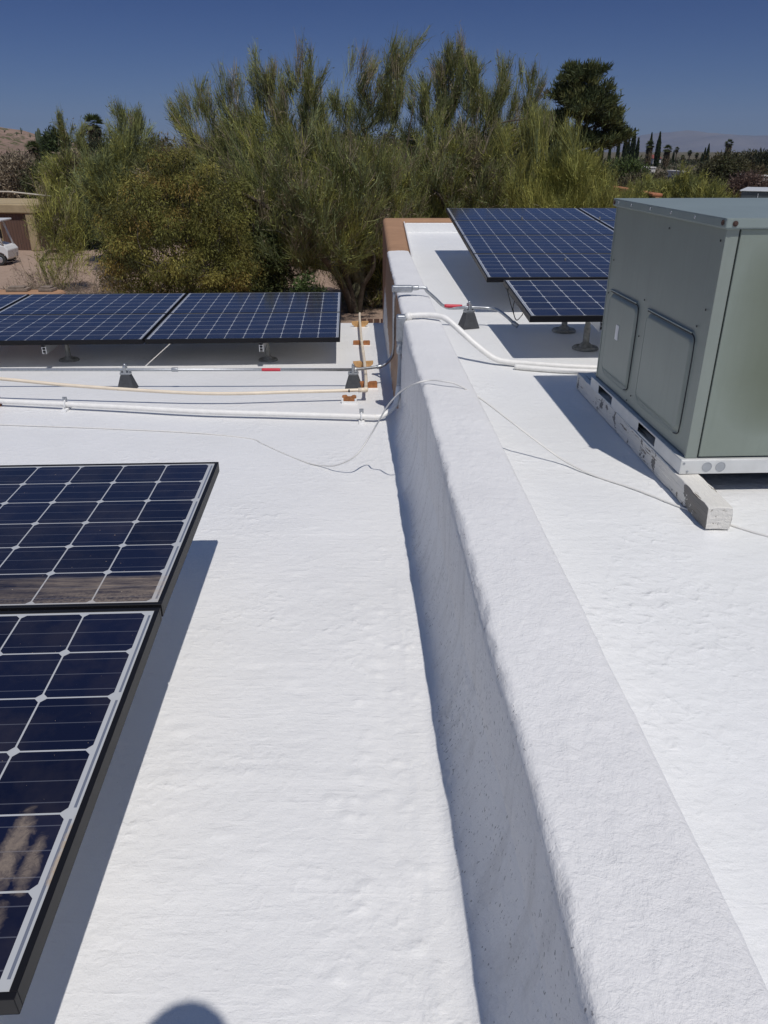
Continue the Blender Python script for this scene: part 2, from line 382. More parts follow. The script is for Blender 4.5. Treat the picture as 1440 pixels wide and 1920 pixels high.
# upper roof
gx = spaced((WALL_W - .03, WALL_W + .12, .008), (WALL_W + .12, 1.6, .014), (1.6, 8.3, .12))
gy = spaced((-4, .5, .13), (.5, 3.4, .012), (3.4, 12.95, .04))
XP, Y = np.meshgrid(gx, gy); X = XP + xl(np.minimum(Y, 13.4))
Z = RA + RB * Y + .05 * np.clip(1 - (XP - WALL_W) / .07, 0, 1.2) ** 2
near = np.clip((5 - Y) / 2.0, .35, 1)
Z += near * (.0018 * fbm(X * 1.5, Y * 1.9, 3, 21) + .0008 * fbm(X * 8, Y * 18, 3, 25) + .0004 * fbm(X * 34, Y * 60, 2, 26))
Z += seam(XP - WALL_W - .135 - .006 * fbm(Y * 4, X * 0, 3, 31), .002, -.0022)
for i, sy in enumerate((1.02, 1.62, 2.62)):
    Z += .005 * np.exp(-((Y - sy + .02 * (X - .5)) / .006) ** 2) * np.clip(1 - (XP - WALL_W) / .14, 0, 1) ** .5
Z += dimples(X, Y, 150, .5, 1.6, .6, 4.2, .003, .014, .0026, 14, 1.5)
grid_mesh('upper_roof', np.stack([X, Y, Z], -1), M['roof2'], house)
# dividing parapet: one rounded, hand-trowelled profile swept along
def wall_grid(gy, xoff=0.0):
    prof = []
    for k in range(15): prof.append((-.004 + .001 * k / 14, ('b', k / 14)))
    for k in range(1, 8):
        a = k / 7 * math.pi / 2; prof.append((.026 * (1 - math.cos(a)) - .003, ('t', -.026 * (1 - math.sin(a)))))
    for k in range(1, 20): prof.append((.023 + (WALL_W - .05) * k / 20, ('t', .004 * math.sin(math.pi * k / 20))))
    for k in range(0, 8):
        a = k / 7 * math.pi / 2; prof.append((WALL_W - .027 + .024 * math.sin(a), ('t', -.024 * (1 - math.cos(a)))))
    for k in range(1, 8): prof.append((WALL_W - .003 + .010 * k / 7, ('r', k / 7)))
    P = np.zeros((len(gy), len(prof), 3)); zt = WALL_Z
    for j, (px, (kind, q)) in enumerate(prof):
        P[:, j, 0] = xl(gy) + px; P[:, j, 1] = gy
        if kind == 'b': P[:, j, 2] = (SL * gy - .03) * (1 - q) + (zt - .026) * q
        elif kind == 't': P[:, j, 2] = zt + q
        else: P[:, j, 2] = (zt - .024) * (1 - q) + (RA + RB * gy - .01) * q
    bt = np.clip((gy - 4.6) / .5, 0, 1)[:, None]; P[..., 0] -= .045 * bt * np.array([1 - k[1][1] if k[1][0] == 'b' else 0 for k in prof])[None, :]
    x, y, z = P[..., 0], P[..., 1], P[..., 2]
    s_ = np.linspace(0, 1, len(prof))[None, :] * np.ones((len(gy), 1))
    n1 = .0050 * fbm(y * 1.1, s_ * 2, 2, 41) + .0010 * fbm(y * 8, s_ * 16, 3, 42) + .0005 * fbm(y * 34, s_ * 50, 2, 43)
    top = np.array([1.0 if k[1][0] == 't' else .35 for k in prof])[None, :]
    lip = np.exp(-((np.arange(len(prof)) - 17) / 3.2) ** 2)[None, :]
    P[..., 2] += n1 * top * 1.0 + lip * (.0025 * fbm(y * 11, s_ * 4, 3, 44))
    P[..., 0] += (1 - top) * n1 * .8 - lip * (.0035 * fbm(y * 13, s_ * 3, 4, 45) + .001)
    crk = dimples(y, s_, 130, .5, 4.0, .45, .9, .005, .018, .0038, 47, 1.0); P[..., 2] += crk * (top > .9)
    return P
P = wall_grid(spaced((-4, .45, .12), (.45, 3.2, .0095), (3.2, 8.68, .03)))
grid_mesh('parapet', P, M['wall'], house)
mb = MB()                                                     # far end cap of the coated stretch
n = P.shape[1]; endv = [tuple(P[-1, j]) for j in range(n)]
mb.add(endv, [tuple(range(n))]).build('parapet_end', M['cap'], house)
# tan stucco parapet round the far part of the upper roof
mb = MB(); yb = 13.18
def L(y): return float(xl(y))
mb.prism([(L(8.7) + .004, 8.685), (L(8.7) + .25, 8.685), (L(12.8) + .33, 12.86), (8.4, 12.90), (8.4, 13.2), (L(13.2) + .01, 13.2)], 'z', GZ, .425)
mb.build('stucco_parapet', M['stucco'], house, bevel=.06, seg=4)
mb = MB(); mb.box((L(12.8) + .36, 12.835, .2), (8.35, 12.858, .375)); mb.build('parapet_coating', M['roof2'], house, bevel=.008)
mb = MB(); mb.prism([(L(8.8) + .256, 8.70), (L(8.8) + .275, 8.70), (L(12.8) + .352, 12.83), (L(12.8) + .335, 12.83)], 'z', .15, .40); mb.build('parapet_coating', M['roof2'], house, bevel=.006)
mb = MB(); mb.box((8.05, -4.2, .05), (8.3, 12.89, .42)); mb.build('stucco_parapet', M['stucco'], house, bevel=.05, seg=3)
mb = MB(); mb.prism([(L(-4) + .10, -4), (L(.4) + .10, .4), (L(4) + .08, 4), (L(8.68) + .06, 8.68), (8.2, 8.68), (8.2, -4)], 'z', GZ, .06); mb.build('upper_wall', M['stucco'], house)
mb = MB(); mb.box((.2, 8.68, GZ), (8.2, 12.9, .15)); mb.build('upper_wall', M['stucco'], house)
mb = MB(); mb.prism([(-3.98, GZ), (8.83, GZ), (8.83, SL * 8.83 - .015), (-3.98, -SL * 3.98 - .015)], 'x', -8.4, L(8.8) + .0); mb.build('lower_wall', M['stucco'], house)
mb = MB(); mb.box((-8.6, 8.86, GZ), (-3.72, 9.16, -.055)); mb.build('stucco_parapet', M['stucco'], house, bevel=.06, seg=4)
mb = MB(); mb.box((-8.66, -4.1, GZ), (-8.4, 8.85, .15)); mb.build('stucco_parapet', M['stucco'], house, bevel=.05, seg=3)

# ------------------------------------------------------------------ solar panels
PW, PL = 1.65, .99
M['backsheet'] = mat_simple('white_backsheet', (.72, .72, .71), .5, 0, .03)
def make_panel(m):
    t = empty('solar_panel')
    b = MB(); fw, d = .0125, .038
    b.box((0, 0, -d), (PW, fw, 0)).box((0, PL - fw, -d), (PW, PL, 0)).box((0, fw, -d), (fw, PL - fw, 0)).box((PW - fw, fw, -d), (PW, PL - fw, 0))
    b.box((.0005, .0005, -d - .002), (PW - .0005, .028, -d)).box((.0005, PL - .028, -d - .002), (PW - .0005, PL - .0005, -d)).box((.0005, .028, -d - .002), (.028, PL - .028, -d)).box((PW - .028, .028, -d - .002), (PW - .0005, PL - .028, -d))
    b.build('frame', M['black'], t, bevel=.0012, seg=1)
    MB().add([(fw, fw, -.0022), (PW - fw, fw, -.0022), (PW - fw, PL - fw, -.0022), (fw, PL - fw, -.0022), (fw, fw, -.008), (PW - fw, fw, -.008), (PW - fw, PL - fw, -.008), (fw, PL - fw, -.008)],
             [(0, 1, 2, 3), (7, 6, 5, 4), (0, 4, 5, 1), (1, 5, 6, 2), (2, 6, 7, 3), (3, 7, 4, 0)]).build('glass', m, t)
    MB().box((fw, fw, -.0105), (PW - fw, PL - fw, -.0085)).build('backsheet', M['backsheet'], t)
    return t
proto = make_panel(M['panel'])
used = [False]
def place_panel(loc, tilt, az, label, group, glass=None):
    t = dup(proto) if used[0] else proto
    used[0] = True
    t.location = loc; t.rotation_euler = (R(tilt), 0, R(az)); tag(t, label, 'solar panel', group)
    if glass:
        for c in kids(t):
            if c.name.startswith('glass'): c.data = c.data.copy(); c.data.materials[0] = glass
    return t
def frame_of(o3, tilt, az):
    a, t = R(az), R(tilt); ex = Vector((math.cos(a), math.sin(a), 0)); ey = Vector((-math.sin(a) * math.cos(t), math.cos(a) * math.cos(t), math.sin(t)))
    return lambda u, v, n=0: Vector(o3) + ex * u + ey * v + ex.cross(ey) * n
# near array (left edge of the picture)
AZ = 2.48
N = frame_of((-.5435, .6982, .2756), 2.72, AZ); gN = 'solar panels of the near left array'
o2 = N(0, 1.0); N2 = frame_of(o2, .62, AZ)
# far left array 2 rows x 3
FT = 1.61; Fo = (-.3758, 6.4839, -.0337); FF = frame_of(Fo, FT, AZ); gF = 'solar panels of the far left array'
rows = ['front row', 'back row']; cols = ['right end of the {}', 'middle of the {}', 'left end of the {}, cut by picture edge']
for r_ in range(2):
    for c_ in range(3):
        place_panel(FF(-(PW + .018) * c_ - PW, 1.0 * r_), FT, AZ, 'far left array panel, ' + cols[c_].format(rows[r_]), gF)
# right upper array 4 rows x 2
n0 = bpY(913, 520, 6.27); n1 = bpY(835.8, 389.8, 10.26)
dv = n1 - n0; UT = math.degrees(math.atan2(dv.z, math.hypot(dv.x, dv.y))); UA = math.degrees(math.atan2(-dv.x, dv.y)); UL = dv.length / 4
U = frame_of(n0, UT, UA); gU = 'solar panels of the upper right array'
for r_, nm in enumerate(('lowest row', 'second row from the bottom', 'third row from the bottom', 'top row')):
    for c_, cn in enumerate(('left', 'right, partly behind the air conditioner')):
        if r_ < 2 and c_ == 1: cn = 'right, behind the air conditioner'
        place_panel(U((PW + .014) * c_, UL * r_), UT, UA, 'upper right array panel, %s, %s' % (nm, cn), gU)
RT = 4.17; Rr = frame_of((.9036, 4.759, .4807), RT, 1.6)
place_panel(Rr(0, 0), RT, 1.6, 'single solar panel mounted lower, in front of the upper right array', gU)

place_panel(N(-PW, 0), 2.72, AZ, 'nearest solar panel, lower left, with a mud splash near its right edge', gN, M['panel_splash'])
place_panel(N2(-PW, .004), .62, AZ, 'solar panel behind the nearest one, with a dusty brown band along its lower edge', gN, M['panel_band'])

# racks: rails, posts and flashings
def rack(name_label, fr, rails, vlen, posts, zroof, v0=-.035, wid=None):
    t = empty('panel_rack', fr(0, 0), label=name_label, cat='mounting rack', group='racks under the solar arrays'); o = Vector(fr(0, 0))
    for u in rails:
        b = MB(); a, c = fr(u, v0, -.047) - o, fr(u, vlen, -.047) - o
        d = (c - a).normalized(); x = Vector((math.cos(R(AZ)), math.sin(R(AZ)), 0)); n = x.cross(d)
        Mx = Matrix((x, d, n)).transposed().to_4x4(); Mx.translation = a; ln = (c - a).length
        w_, h_, th = .036, .062, .006
        b.box((-w_/2, 0, -h_), (-w_/2 + th, ln, 0), Mx).box((w_/2 - th, 0, -h_), (w_/2, ln, 0), Mx)
        b.box((-w_/2 + th, .0, -th), (w_/2 - th, ln, 0), Mx).box((-w_/2 + th, 0, -h_ + .008), (w_/2 - th, ln, -h_ + .008 + th), Mx).box((-w_/2 + th, 0.001, -.030), (w_/2 - th, ln, -.026), Mx)
        r_ = b.build('rail', M['alu'], t)
        MB().box((-.012, -.0, -.052), (.012, .002, -.034), Mx).build('rail_slot', M['dark'], t)
        MB().box((-.014, -.012, 0), (.014, .004, .014), Mx).build('clamp', M['black'], t, bevel=.003)
    for (px, py, ph) in posts:
        zb = zroof(py); b = MB(); c = Vector((px, py, zb)) - o
        b.lathe([(.026, 0), (.026, .02), (.022, .05), (.0215, ph * .55), (.018, ph * .56), (.018, ph * .8), (.010, ph * .82), (.010, ph)], c, 16)
        ps = b.build('post', M['flash'], t, smooth=True); mod = ps.modifiers.new('e', 'EDGE_SPLIT'); mod.split_angle = R(40)
        b = MB(); b.lathe([(.088, 0), (.088, .009), (.080, .018), (.066, .020), (.060, .013), (.045, .014), (.036, .034), (.027, .042)], c, 26)
        fl = b.build('flashing', M['flash'], t, smooth=True); mod = fl.modifiers.new('e', 'EDGE_SPLIT'); mod.split_angle = R(40)
    return t
xr = [(bpY(92, 655, 6.45).x, 0), (bpY(490, 648, 6.45).x, 0)]
rack('aluminium rails on short posts under the far left solar array', FF, [xr[0][0] + .376, xr[1][0] + .376, -4.3], 1.95,
     [(bp(130, 676, 0, SL).x, bp(130, 676, 0, SL).y, .20), (bp(503, 676, 0, SL).x, bp(503, 676, 0, SL).y, .20), (-4.6, 6.76, .2)], zl)
rack('aluminium rails hidden under the near left solar array', N, [-.45, -1.3], 1.95, [(-1.02, .95, .24), (-1.02, 2.2, .34), (-1.9, .95, .25)], zl, .02)
p1, p2 = bp(1057, 621, RA, RB), bp(1097, 654, RA, RB)
rack('posts under the single lower solar panel beside the air conditioner', Rr, [p2.x - .90, 1.45], .95, [(p1.x, p1.y, .25), (p2.x, p2.y, .27)], zr, .03)
rack('rails hidden under the upper right solar array', U, [.7, 1.5, 2.4], 3.9, [(1.6, 7.0, .35), (2.5, 7.0, .35), (1.6, 9.4, .5), (2.5, 9.4, .5)], zr, .1)
t = empty('wire_loop', bpY(948, 545, 5.5), label='loose black wires hanging below the left edge of the single lower panel', cat='wire')
o = t.location
for nm, pts in (('wire', [(950, 538), (955, 560), (962, 585), (966, 598)]), ('wire', [(965, 563), (962, 580), (968, 600), (978, 592), (980, 588)])):
    MB().tube(smooth_path([bpY(u, v, 5.55 + .02 * i) - o for i, (u, v) in enumerate(pts)]), .0035, 6).build(nm, M['rubber'], t, smooth=True)

# ------------------------------------------------------------------ air conditioner
ac = empty('air_conditioner', (1.1743, 2.7599, .3203), (0, 0, R(2.35)), label='large sage green rooftop air conditioner cabinet at the right edge, raised on white timber', cat='air conditioner')
def mat_acpaint(name, c, dark_centre=False, lightedge=False):
    s = NT(name); P = s.coord()
    f = s.noise(1, s.scaled(40, 40, 3), 4, .6); big = s.noise(3, P, 5, .6)
    cc = s.ramp(big, [(.3, tuple(q * .9 for q in c)), (.7, c)])
    cc = s.mix(s.math('MULTIPLY', s.math('SUBTRACT', f, .5, clamp=True), .9), cc, tuple(q * .72 for q in c))
    spk = s.math('GREATER_THAN', s.noise(130, P, 2), .77); cc = s.mix(s.math('MULTIPLY', spk, .5), cc, (.4, .42, .38))
    if dark_centre:  # sheet is darker olive in the middle, paler towards its edges
        sep = s.n('ShaderNodeSeparateXYZ'); s.l(P, sep.inputs[0])
        dx = s.math('DIVIDE', s.math('SUBTRACT', sep.outputs[0], .62), .56); dz = s.math('DIVIDE', s.math('SUBTRACT', sep.outputs[2], .47), .40)
        p4 = lambda q: s.math('POWER', s.math('ABSOLUTE', q), 4)
        r = s.math('ADD', s.math('ADD', p4(dx), p4(dz)), s.math('MULTIPLY', s.math('SUBTRACT', s.noise(5, P, 4), .5), .5))
        k = s.math('SUBTRACT', 1.0, s.math('MULTIPLY', r, .95), clamp=True)
        cc = s.mix(s.math('MULTIPLY', k, .85), cc, (.115, .135, .085))
    s.set(Base_Color=cc, Roughness=.42, Metallic=.15, Specular_IOR_Level=.5); s.bump(s.noise(500, P, 2), .0004, .6)
    return s.m
M['ac'] = mat_acpaint('sage_green_paint', (.25, .285, .255)); M['acf'] = mat_acpaint('green_paint_dark_centre', (.235, .275, .235), True); M['aclid'] = mat_acpaint('pale_green_lid_paint', (.25, .30, .285))
M['acbase'] = mat_simple('white_sprayed_steel', (.62, .63, .62), .45, .2, .06, 15)
AW, AD, AH = 1.25, 1.19, .845
# left side sheet with its two pressed-in service panels
gy = np.linspace(.012, AD - .012, 236); gz = np.linspace(.004, AH - .002, 168)
YY, ZZ = np.meshgrid(gy, gz)
def sdf(y, z, y0, y1, z0, z1, r):
    qx = np.abs(y - (y0 + y1) / 2) - (y1 - y0) / 2 + r; qz = np.abs(z - (z0 + z1) / 2) - (z1 - z0) / 2 + r
    return np.hypot(np.maximum(qx, 0), np.maximum(qz, 0)) + np.minimum(np.maximum(qx, qz), 0) - r
dep = np.zeros_like(YY)
for (y0, y1) in ((.095, .605), (.71, 1.115)):
    d = sdf(YY, ZZ, y0, y1, .058, .455, .045)
    k = np.clip((.0 - d) / .026, 0, 1); k = k * k * (3 - 2 * k)
    dep -= .0105 * k; dep += - .004 * np.exp(-((d - .005) / .005) ** 2) + .003 * np.exp(-((d + .004) / .0035) ** 2)
dep += .0015 * fbm(YY * 2.5, ZZ * 2.5, 2, 60)
side = grid_mesh('side_sheet', np.stack([dep + .004, YY, ZZ], -1), M['ac'], ac, flip=True)
b = MB(); b.box((.026, .012, .0), (AW - .01, AD - .01, AH - .004)); b.build('cabinet', M['ac'], ac)
b = MB(); b.prism([(0, 0), (.046, 0), (.046, .012), (.014, .014), (.012, .014), (0, .014)], 'z', 0, AH); b.build('corner_post', M['ac'], ac, bevel=.002)
b = MB(); b.box((0, AD - .012, 0), (.03, AD, AH)); b.build('corner_post', M['ac'], ac, bevel=.002)
b = MB(); b.box((.0505, -.003, .006), (AW - .05, .012, AH - .004)); b.build('front_panel', M['acf'], ac, bevel=.003)
b = MB(); b.box((.046, .004, 0), (.0505, .012, AH)); b.build('seam', M['dark'], ac)
b = MB(); b.box((-.014, -.016, AH + .0285), (AW + .012, AD + .012, AH + .0315)); b.box((-.014, -.016, AH + .0), (-.011, AD + .012, AH + .0285)); b.box((-.011, -.016, AH), (AW + .012, -.013, AH + .0285)); b.box((-.011, AD + .009, AH), (AW + .012, AD + .012, AH + .0285)); b.box((AW + .009, -.013, AH), (AW + .012, AD + .009, AH + .0285))
b.box((-.010, -.012, AH - .004), (AW, AD, AH + .002))
b.build('lid', M['aclid'], ac, bevel=.0025)
for q in (.24, .47, .70, .94, 1.12):
    MB().lathe([(.006, 0), (.006, .002), (.003, .004)], (0, 0, 0), 10, Matrix.Translation((-.0145, q, AH + .016)) @ Matrix.Rotation(R(-90), 4, 'Y')).build('screw', M['galv'], ac)
for M4 in (Matrix.Translation((-.0145, .006, AH + .016)) @ Matrix.Rotation(R(-90), 4, 'Y'), Matrix.Translation((.018, -.0165, AH + .014)) @ Matrix.Rotation(R(90), 4, 'X'), Matrix.Translation((-.0145, AD - .01, AH + .014)) @ Matrix.Rotation(R(-90), 4, 'Y')):
    ws = MB().lathe([(.0095, 0), (.009, .003), (.005, .004), (.004, .006)], (0, 0, 0), 14, M4).build('rusty_screw', M['rust'], ac)
for (q, z_) in ((.10, .49), (.655, .49), (.66, .33), (.655, .055), (.05, .56), (.03, .80), (.5, .80), (1.13, .6), (.7, .02), (1.15, .44)):
    MB().lathe([(.0042, 0), (.0042, .002), (.002, .003)], (0, 0, 0), 8, Matrix.Translation((-.000, q, z_)) @ Matrix.Rotation(R(-90), 4, 'Y')).build('screw', M['rubber'], ac)
for (y0, y1) in ((.095, .605), (.71, 1.115)):
    MB().box((-.0045, y0 + .03, .4585), (.004, y1 - .004, .4640)).build('panel_lip', M['aclid'], ac, bevel=.001)
    MB().box((-.0015, y0 + .036, .4515), (.006, y1 - .008, .4583)).build('panel_edge_shade', M['rubber'], ac)  # black strip adds the dark shade line along the pressed panel's top edge
    MB().tube(smooth_path([(-.001, y0 + .05, .4585), (-.001, y0 + .012, .448), (-.001, y0 - .002, .41), (-.001, y0 - .003, .25), (-.001, y0 + .0, .10), (-.001, y0 + .010, .066), (-.001, y0 + .05, .054)], 6), .0022, 6).build('panel_edge_shade', M['rubber'], ac, smooth=True)  # black tube adds the same edge shade down the near side
b = MB(); b.box((-.0085, .915, .252), (-.0055, .955, .322)); b.build('sticker', M['sticker'], ac)
# base rails with fork slots and knock-outs
b = MB(); zb0, zb1 = -.060, -.004; xb = -.020; yf, yr = -.016, AD + .01
slots = [(.262, .47), (.845, 1.065)]; ys = [yf] + [q for s_ in slots for q in s_] + [yr]
for i in range(0, len(ys), 2): b.box((xb, ys[i], zb0), (xb + .004, ys[i + 1], zb1))
for s0, s1 in slots: b.box((xb, s0, zb0), (xb + .004, s1, zb0 + .010)); b.box((xb, s0, zb1 - .006), (xb + .004, s1, zb1))
b.box((xb + .004, yf, zb0), (AW, yf + .004, zb1)); b.box((xb, yf, zb1), (AW, yr, zb1 + .003)); b.box((xb + .004, yr - .004, zb0), (AW, yr, zb1)); b.box((AW - .004, yf + .004, zb0), (AW, yr - .004, zb1))
b.build('base_rail', M['acbase'], ac, bevel=.001, seg=1)
b = MB(); b.box((.03, .06, zb0 + .002), (AW - .03, AD - .06, zb1 - .001)); b.build('base_pan', M['dark'], ac)
for q in (.085, .139):
    MB().lathe([(.0195, 0), (.0195, .0015), (.0175, .0016), (.0172, .0006)], (0, 0, 0), 24, Matrix.Translation((q, yf - .0002, -.031)) @ Matrix.Rotation(R(90), 4, 'X')).build('knockout', M['grey_paint'], ac)
for q in (-.008, .01): MB().lathe([(.005, 0), (.005, .002), (.002, .003)], (0, 0, 0), 8, Matrix.Translation((q, yf, -.016 if q < 0 else -.05)) @ Matrix.Rotation(R(90), 4, 'X')).build('screw', M['galv'], ac)
# timber sleepers under it
def _ny(s, P):
    q = s.n('ShaderNodeSeparateXYZ'); s.l(P, q.inputs[0]); return q.outputs[1]
NT.n_y = _ny
def mat_timber():
    s = NT('cracked_white_painted_timber'); P = s.coord()
    g = s.noise(1, s.scaled(60, 4, 60), 6, .65); cr = s.math('LESS_THAN', g, .385)
    pe = s.math('GREATER_THAN', s.math('ADD', s.noise(9, P, 5, .7), s.math('MULTIPLY', s.math('SUBTRACT', .35, s.n_y(P), clamp=True), .6)), .60)
    sep = s.n('ShaderNodeSeparateXYZ'); geo = s.n('ShaderNodeNewGeometry'); s.l(geo.outputs['Normal'], sep.inputs[0])
    lf = s.math('LESS_THAN', sep.outputs[0], -.6)
    base = s.mix(s.math('MULTIPLY', pe, s.math('MULTIPLY', lf, .85)), (.72, .70, .65), (.12, .11, .10))
    c = s.mix(s.math('MULTIPLY', cr, .85), base, (.13, .10, .07))
    s.set(Base_Color=c, Roughness=.75); s.bump(g, .012, .9); return s.m
M['timber'] = mat_timber()
def sleeper(x0, x1, y0, y1, z0, z1, label, seed):
    g = np.random.RandomState(seed); b = MB(); n = 40; ring = [(0, 0), (.5, 0), (1, 0), (1, .5), (1, 1), (.5, 1), (0, 1), (0, .5)]
    vs = []
    for i in range(n + 1):
        yy = y0 + (y1 - y0) * i / n
        for a, c in ring:
            vs.append((x0 + (x1 - x0) * a + g.normal(0, .0013) - .0415 * (yy - y0) * 0, yy + (g.normal(0, .005) if i in (0, n) else 0), z0 + (z1 - z0) * c + g.normal(0, .0013)))
    m = len(ring)
    fs = [(i * m + k, i * m + (k + 1) % m, (i + 1) * m + (k + 1) % m, (i + 1) * m + k) for i in range(n) for k in range(m)] + [tuple(range(m))[::-1], tuple(n * m + k for k in range(m))]
    o = b.add(vs, fs).build('timber_sleeper', M['timber'], None, bevel=.004)
    return tag(o, label, 'timber beam', 'timbers under the air conditioner')
s1 = sleeper(0, .09, 0, 1.78, 0, .088, 'cracked white painted timber jutting out from under the air conditioner', 5); s1.location = (1.156, 2.44, .168); s1.rotation_euler = (R(.4), 0, R(1.9))
s2 = sleeper(0, .09, 0, 1.5, 0, .088, 'hidden timber under the far side of the air conditioner', 6); s2.location = (2.2, 2.62, .17); s2.rotation_euler = (R(.4), 0, R(1.9))
# further rooftop unit
k = bpY(1388, 356, 10.6)
u2 = empty('rooftop_unit', (k.x + .02, 10.6, zr(10.6)), (0, 0, R(-28)), label='distant dark grey rooftop unit with a pale flat lid, behind the air conditioner', cat='air conditioner'); hh = k.z - zr(10.6)
MB().box((0, 0, .05), (1.3, 1.0, hh - .014)).build('cabinet', mat_simple('dark_grey_paint', (.05, .058, .06), .5, 0, .1, 5), u2, bevel=.01)
MB().box((-.02, -.02, hh - .014), (1.32, 1.02, hh)).build('lid', M['acbase'], u2, bevel=.006)
MB().box((.2, -.012, .1), (.205, 0, hh - .04)).box((.06, .05, -.01), (1.2, .12, .05)).build('seam', M['acbase'], u2)
MB().lathe([(.09, 0), (.09, .03), (.02, .05)], (.55, .5, hh), 16).build('vent_cap', M['acbase'], u2)

# ------------------------------------------------------------------ pipes and conduits
def Lp(u, v): return bp(u, v, 0, SL)
def zpt(u, Y, z):  # point on world plane Y=const at height z, image column u
    q = bpY(u, 600, Y); k_ = _c * Y - (z - CAM_H) * _s; return Vector(((u - 720) / F_PX * k_, Y, z))
def strut_block(c, label, rot=0):
    t = empty('pipe_support', c, (0, 0, R(rot)), label=label, cat='pipe support', group='dark rubber blocks carrying the metal conduit')
    b = MB(); w0, w1, d0, d1, h = .068, .034, .06, .03, .115
    b.add([(-w0, -d0, 0), (w0, -d0, 0), (w0, d0, 0), (-w0, d0, 0), (-w1, -d1, h), (w1, -d1, h), (w1, d1, h), (-w1, d1, h)], [(0, 3, 2, 1), (4, 5, 6, 7), (0, 1, 5, 4), (1, 2, 6, 5), (2, 3, 7, 6), (3, 0, 4, 7)])
    b.build('block', M['blockdark'], t, bevel=.004)
    MB().box((-.04, -.022, h), (.04, .022, h + .016)).box((-.034, -.02, h + .016), (-.026, .02, h + .03)).box((.026, -.02, h + .016), (.034, .02, h + .03)).build('strut_channel', M['galv'], t, bevel=.002)
    MB().box((-.012, -.024, h + .014), (.012, .024, h + .066)).lathe([(.011, 0), (.011, .014), (.004, .018)], (0, 0, h + .064), 8).build('clamp', M['galv'], t, bevel=.003)
    return t
cb = [(Lp(240, 729)), (Lp(663, 729)), bp(878, 614, RA, RB)]
strut_block(cb[0], 'dark rubber pipe block in front of the far left solar array'); strut_block(cb[1], 'dark rubber pipe block beside the cream drain pipe, near the parapet'); strut_block(cb[2], 'dark rubber pipe block on the upper roof beside the single lower panel', 20)
MB().box((-.06, -.10, 0), (.11, .09, .006)).build('paint', M['white_paint']).name = 'coating_smear'
cs = bpy.data.objects['coating_smear']; cs.location = (cb[1].x - .02, cb[1].y - .05, cb[1].z + .002); tag(cs, 'smear of white roof coating at the foot of the block near the parapet', 'coating patch')
h = .150
eY = cb[0].y
cond = empty('metal_conduit', (0, 0, 0), label='grey metal conduit running across the lower roof and up over the parapet', cat='conduit')
def cz(y): return zl(y) + h
pts = [Vector((-8.2, eY, cz(eY))), Vector((-4, eY, cz(eY))), Vector((cb[0].x, eY, cz(eY))), Vector((cb[1].x, cb[1].y, cz(cb[1].y)))]
xw = L(5.8) - .02
r0 = cz(cb[1].y)
bend = [Vector((-.06, 5.77, r0)), Vector((.0, 5.78, r0 + .015)), Vector((xw - .030, 5.80, r0 + .07)), Vector((xw - .012, 5.80, r0 + .16)), Vector((xw - .012, 5.80, r0 + .30)), Vector((xw - .012, 5.80, .47))]
MB().tube(pts, .0118, 12).build('pipe', M['galv'], cond, smooth=True)
MB().tube(smooth_path([pts[-1]] + bend, 8), .0118, 12).build('pipe', M['galv'], cond, smooth=True)
def coupling(p, q, mt='galv', rr=.0165, parent=cond, nm='coupling'):
    return MB().tube([p, p.lerp(q, .12), p.lerp(q, .5), p.lerp(q, .88), q], [rr * .93, rr, rr, rr, rr * .93], 14).build(nm, M[mt], parent, smooth=True)
k = lambda u: Vector((zpt(u, eY, cz(eY)).x, eY, cz(eY)))
coupling(k(322), k(334)); coupling(k(490), k(527), 'red', .0124, cond, 'red_marker'); 
coupling(Vector((-.055, 5.768, r0)), Vector((-.02, 5.775, r0 + .006)))
b = MB(); b.box((xw - .03, 5.77, .455), (xw + .125, 5.825, .505)); b.build('conduit_body', M['galv'], cond, bevel=.012, seg=3)
coupling(Vector((xw + .12, 5.80, .485)), Vector((xw + .17, 5.80, .487)), rr=.018)
over = [Vector((xw + .16, 5.80, .487)), Vector((xw + .22, 5.80, .485)), zpt(800, 5.80, .465), zpt(815, 5.82, .41), zpt(831, 5.83, .350), zpt(847, 5.84, .330), Vector((cb[2].x, cb[2].y, zr(5.85) + h)), zpt(915, 5.84, .330), zpt(932, 5.80, .325), zpt(950, 5.75, .285), zpt(966, 5.72, .232)]
ov = smooth_path(over, 8); MB().tube(ov, .0118, 12).build('pipe', M['galv'], cond, smooth=True)
coupling(zpt(833, 5.83, .3485), zpt(866, 5.85, .3425), 'red', .0135, cond, 'red_marker'); coupling(over[-2].lerp(over[-1], .7), over[-1] + Vector((.02, -.01, -.012)), rr=.017)
# cream drain pipe on wooden blocks
dr = empty('drain_pipe', (0, 0, 0), label='cream plastic condensate pipe crossing the lower roof, turning away beside the parapet', cat='pipe')
pA = [zpt(-260, 5.45, -.02), zpt(0, 5.32, zl(5.3) + .165), zpt(150, 5.27, zl(5.3) + .125), zpt(380, 5.20, zl(5.2) + .088), zpt(560, 5.24, zl(5.2) + .088), zpt(686, 5.29, zl(5.3) + .092)]
MB().tube(smooth_path(pA, 8), .0125, 12).build('pipe', M['pvc'], dr, smooth=True)
e = smooth_path(pA, 8)[-1]
pB = [e + Vector((.0, .0, 0)), zpt(686, 5.7, zl(5.7) + .088), zpt(683, 6.35, zl(6.35) + .085), zpt(677.5, 7.4, zl(7.4) + .080), zpt(674.5, 8.62, zl(8.6) + .095), zpt(674.5, 8.9, zl(8.7) + .10)]
MB().tube(smooth_path(pB, 8), .0125, 12).build('pipe', M['pvc'], dr, smooth=True)
b = MB(); b.tube([e + Vector((-.055, -.004, 0)), e + Vector((.006, .0, 0))], .0165, 12); b.tube([e + Vector((.0, -.012, 0)), e + Vector((-.001, .055, 0))], .0165, 12); b.build('elbow', M['pvc'], dr, smooth=True)
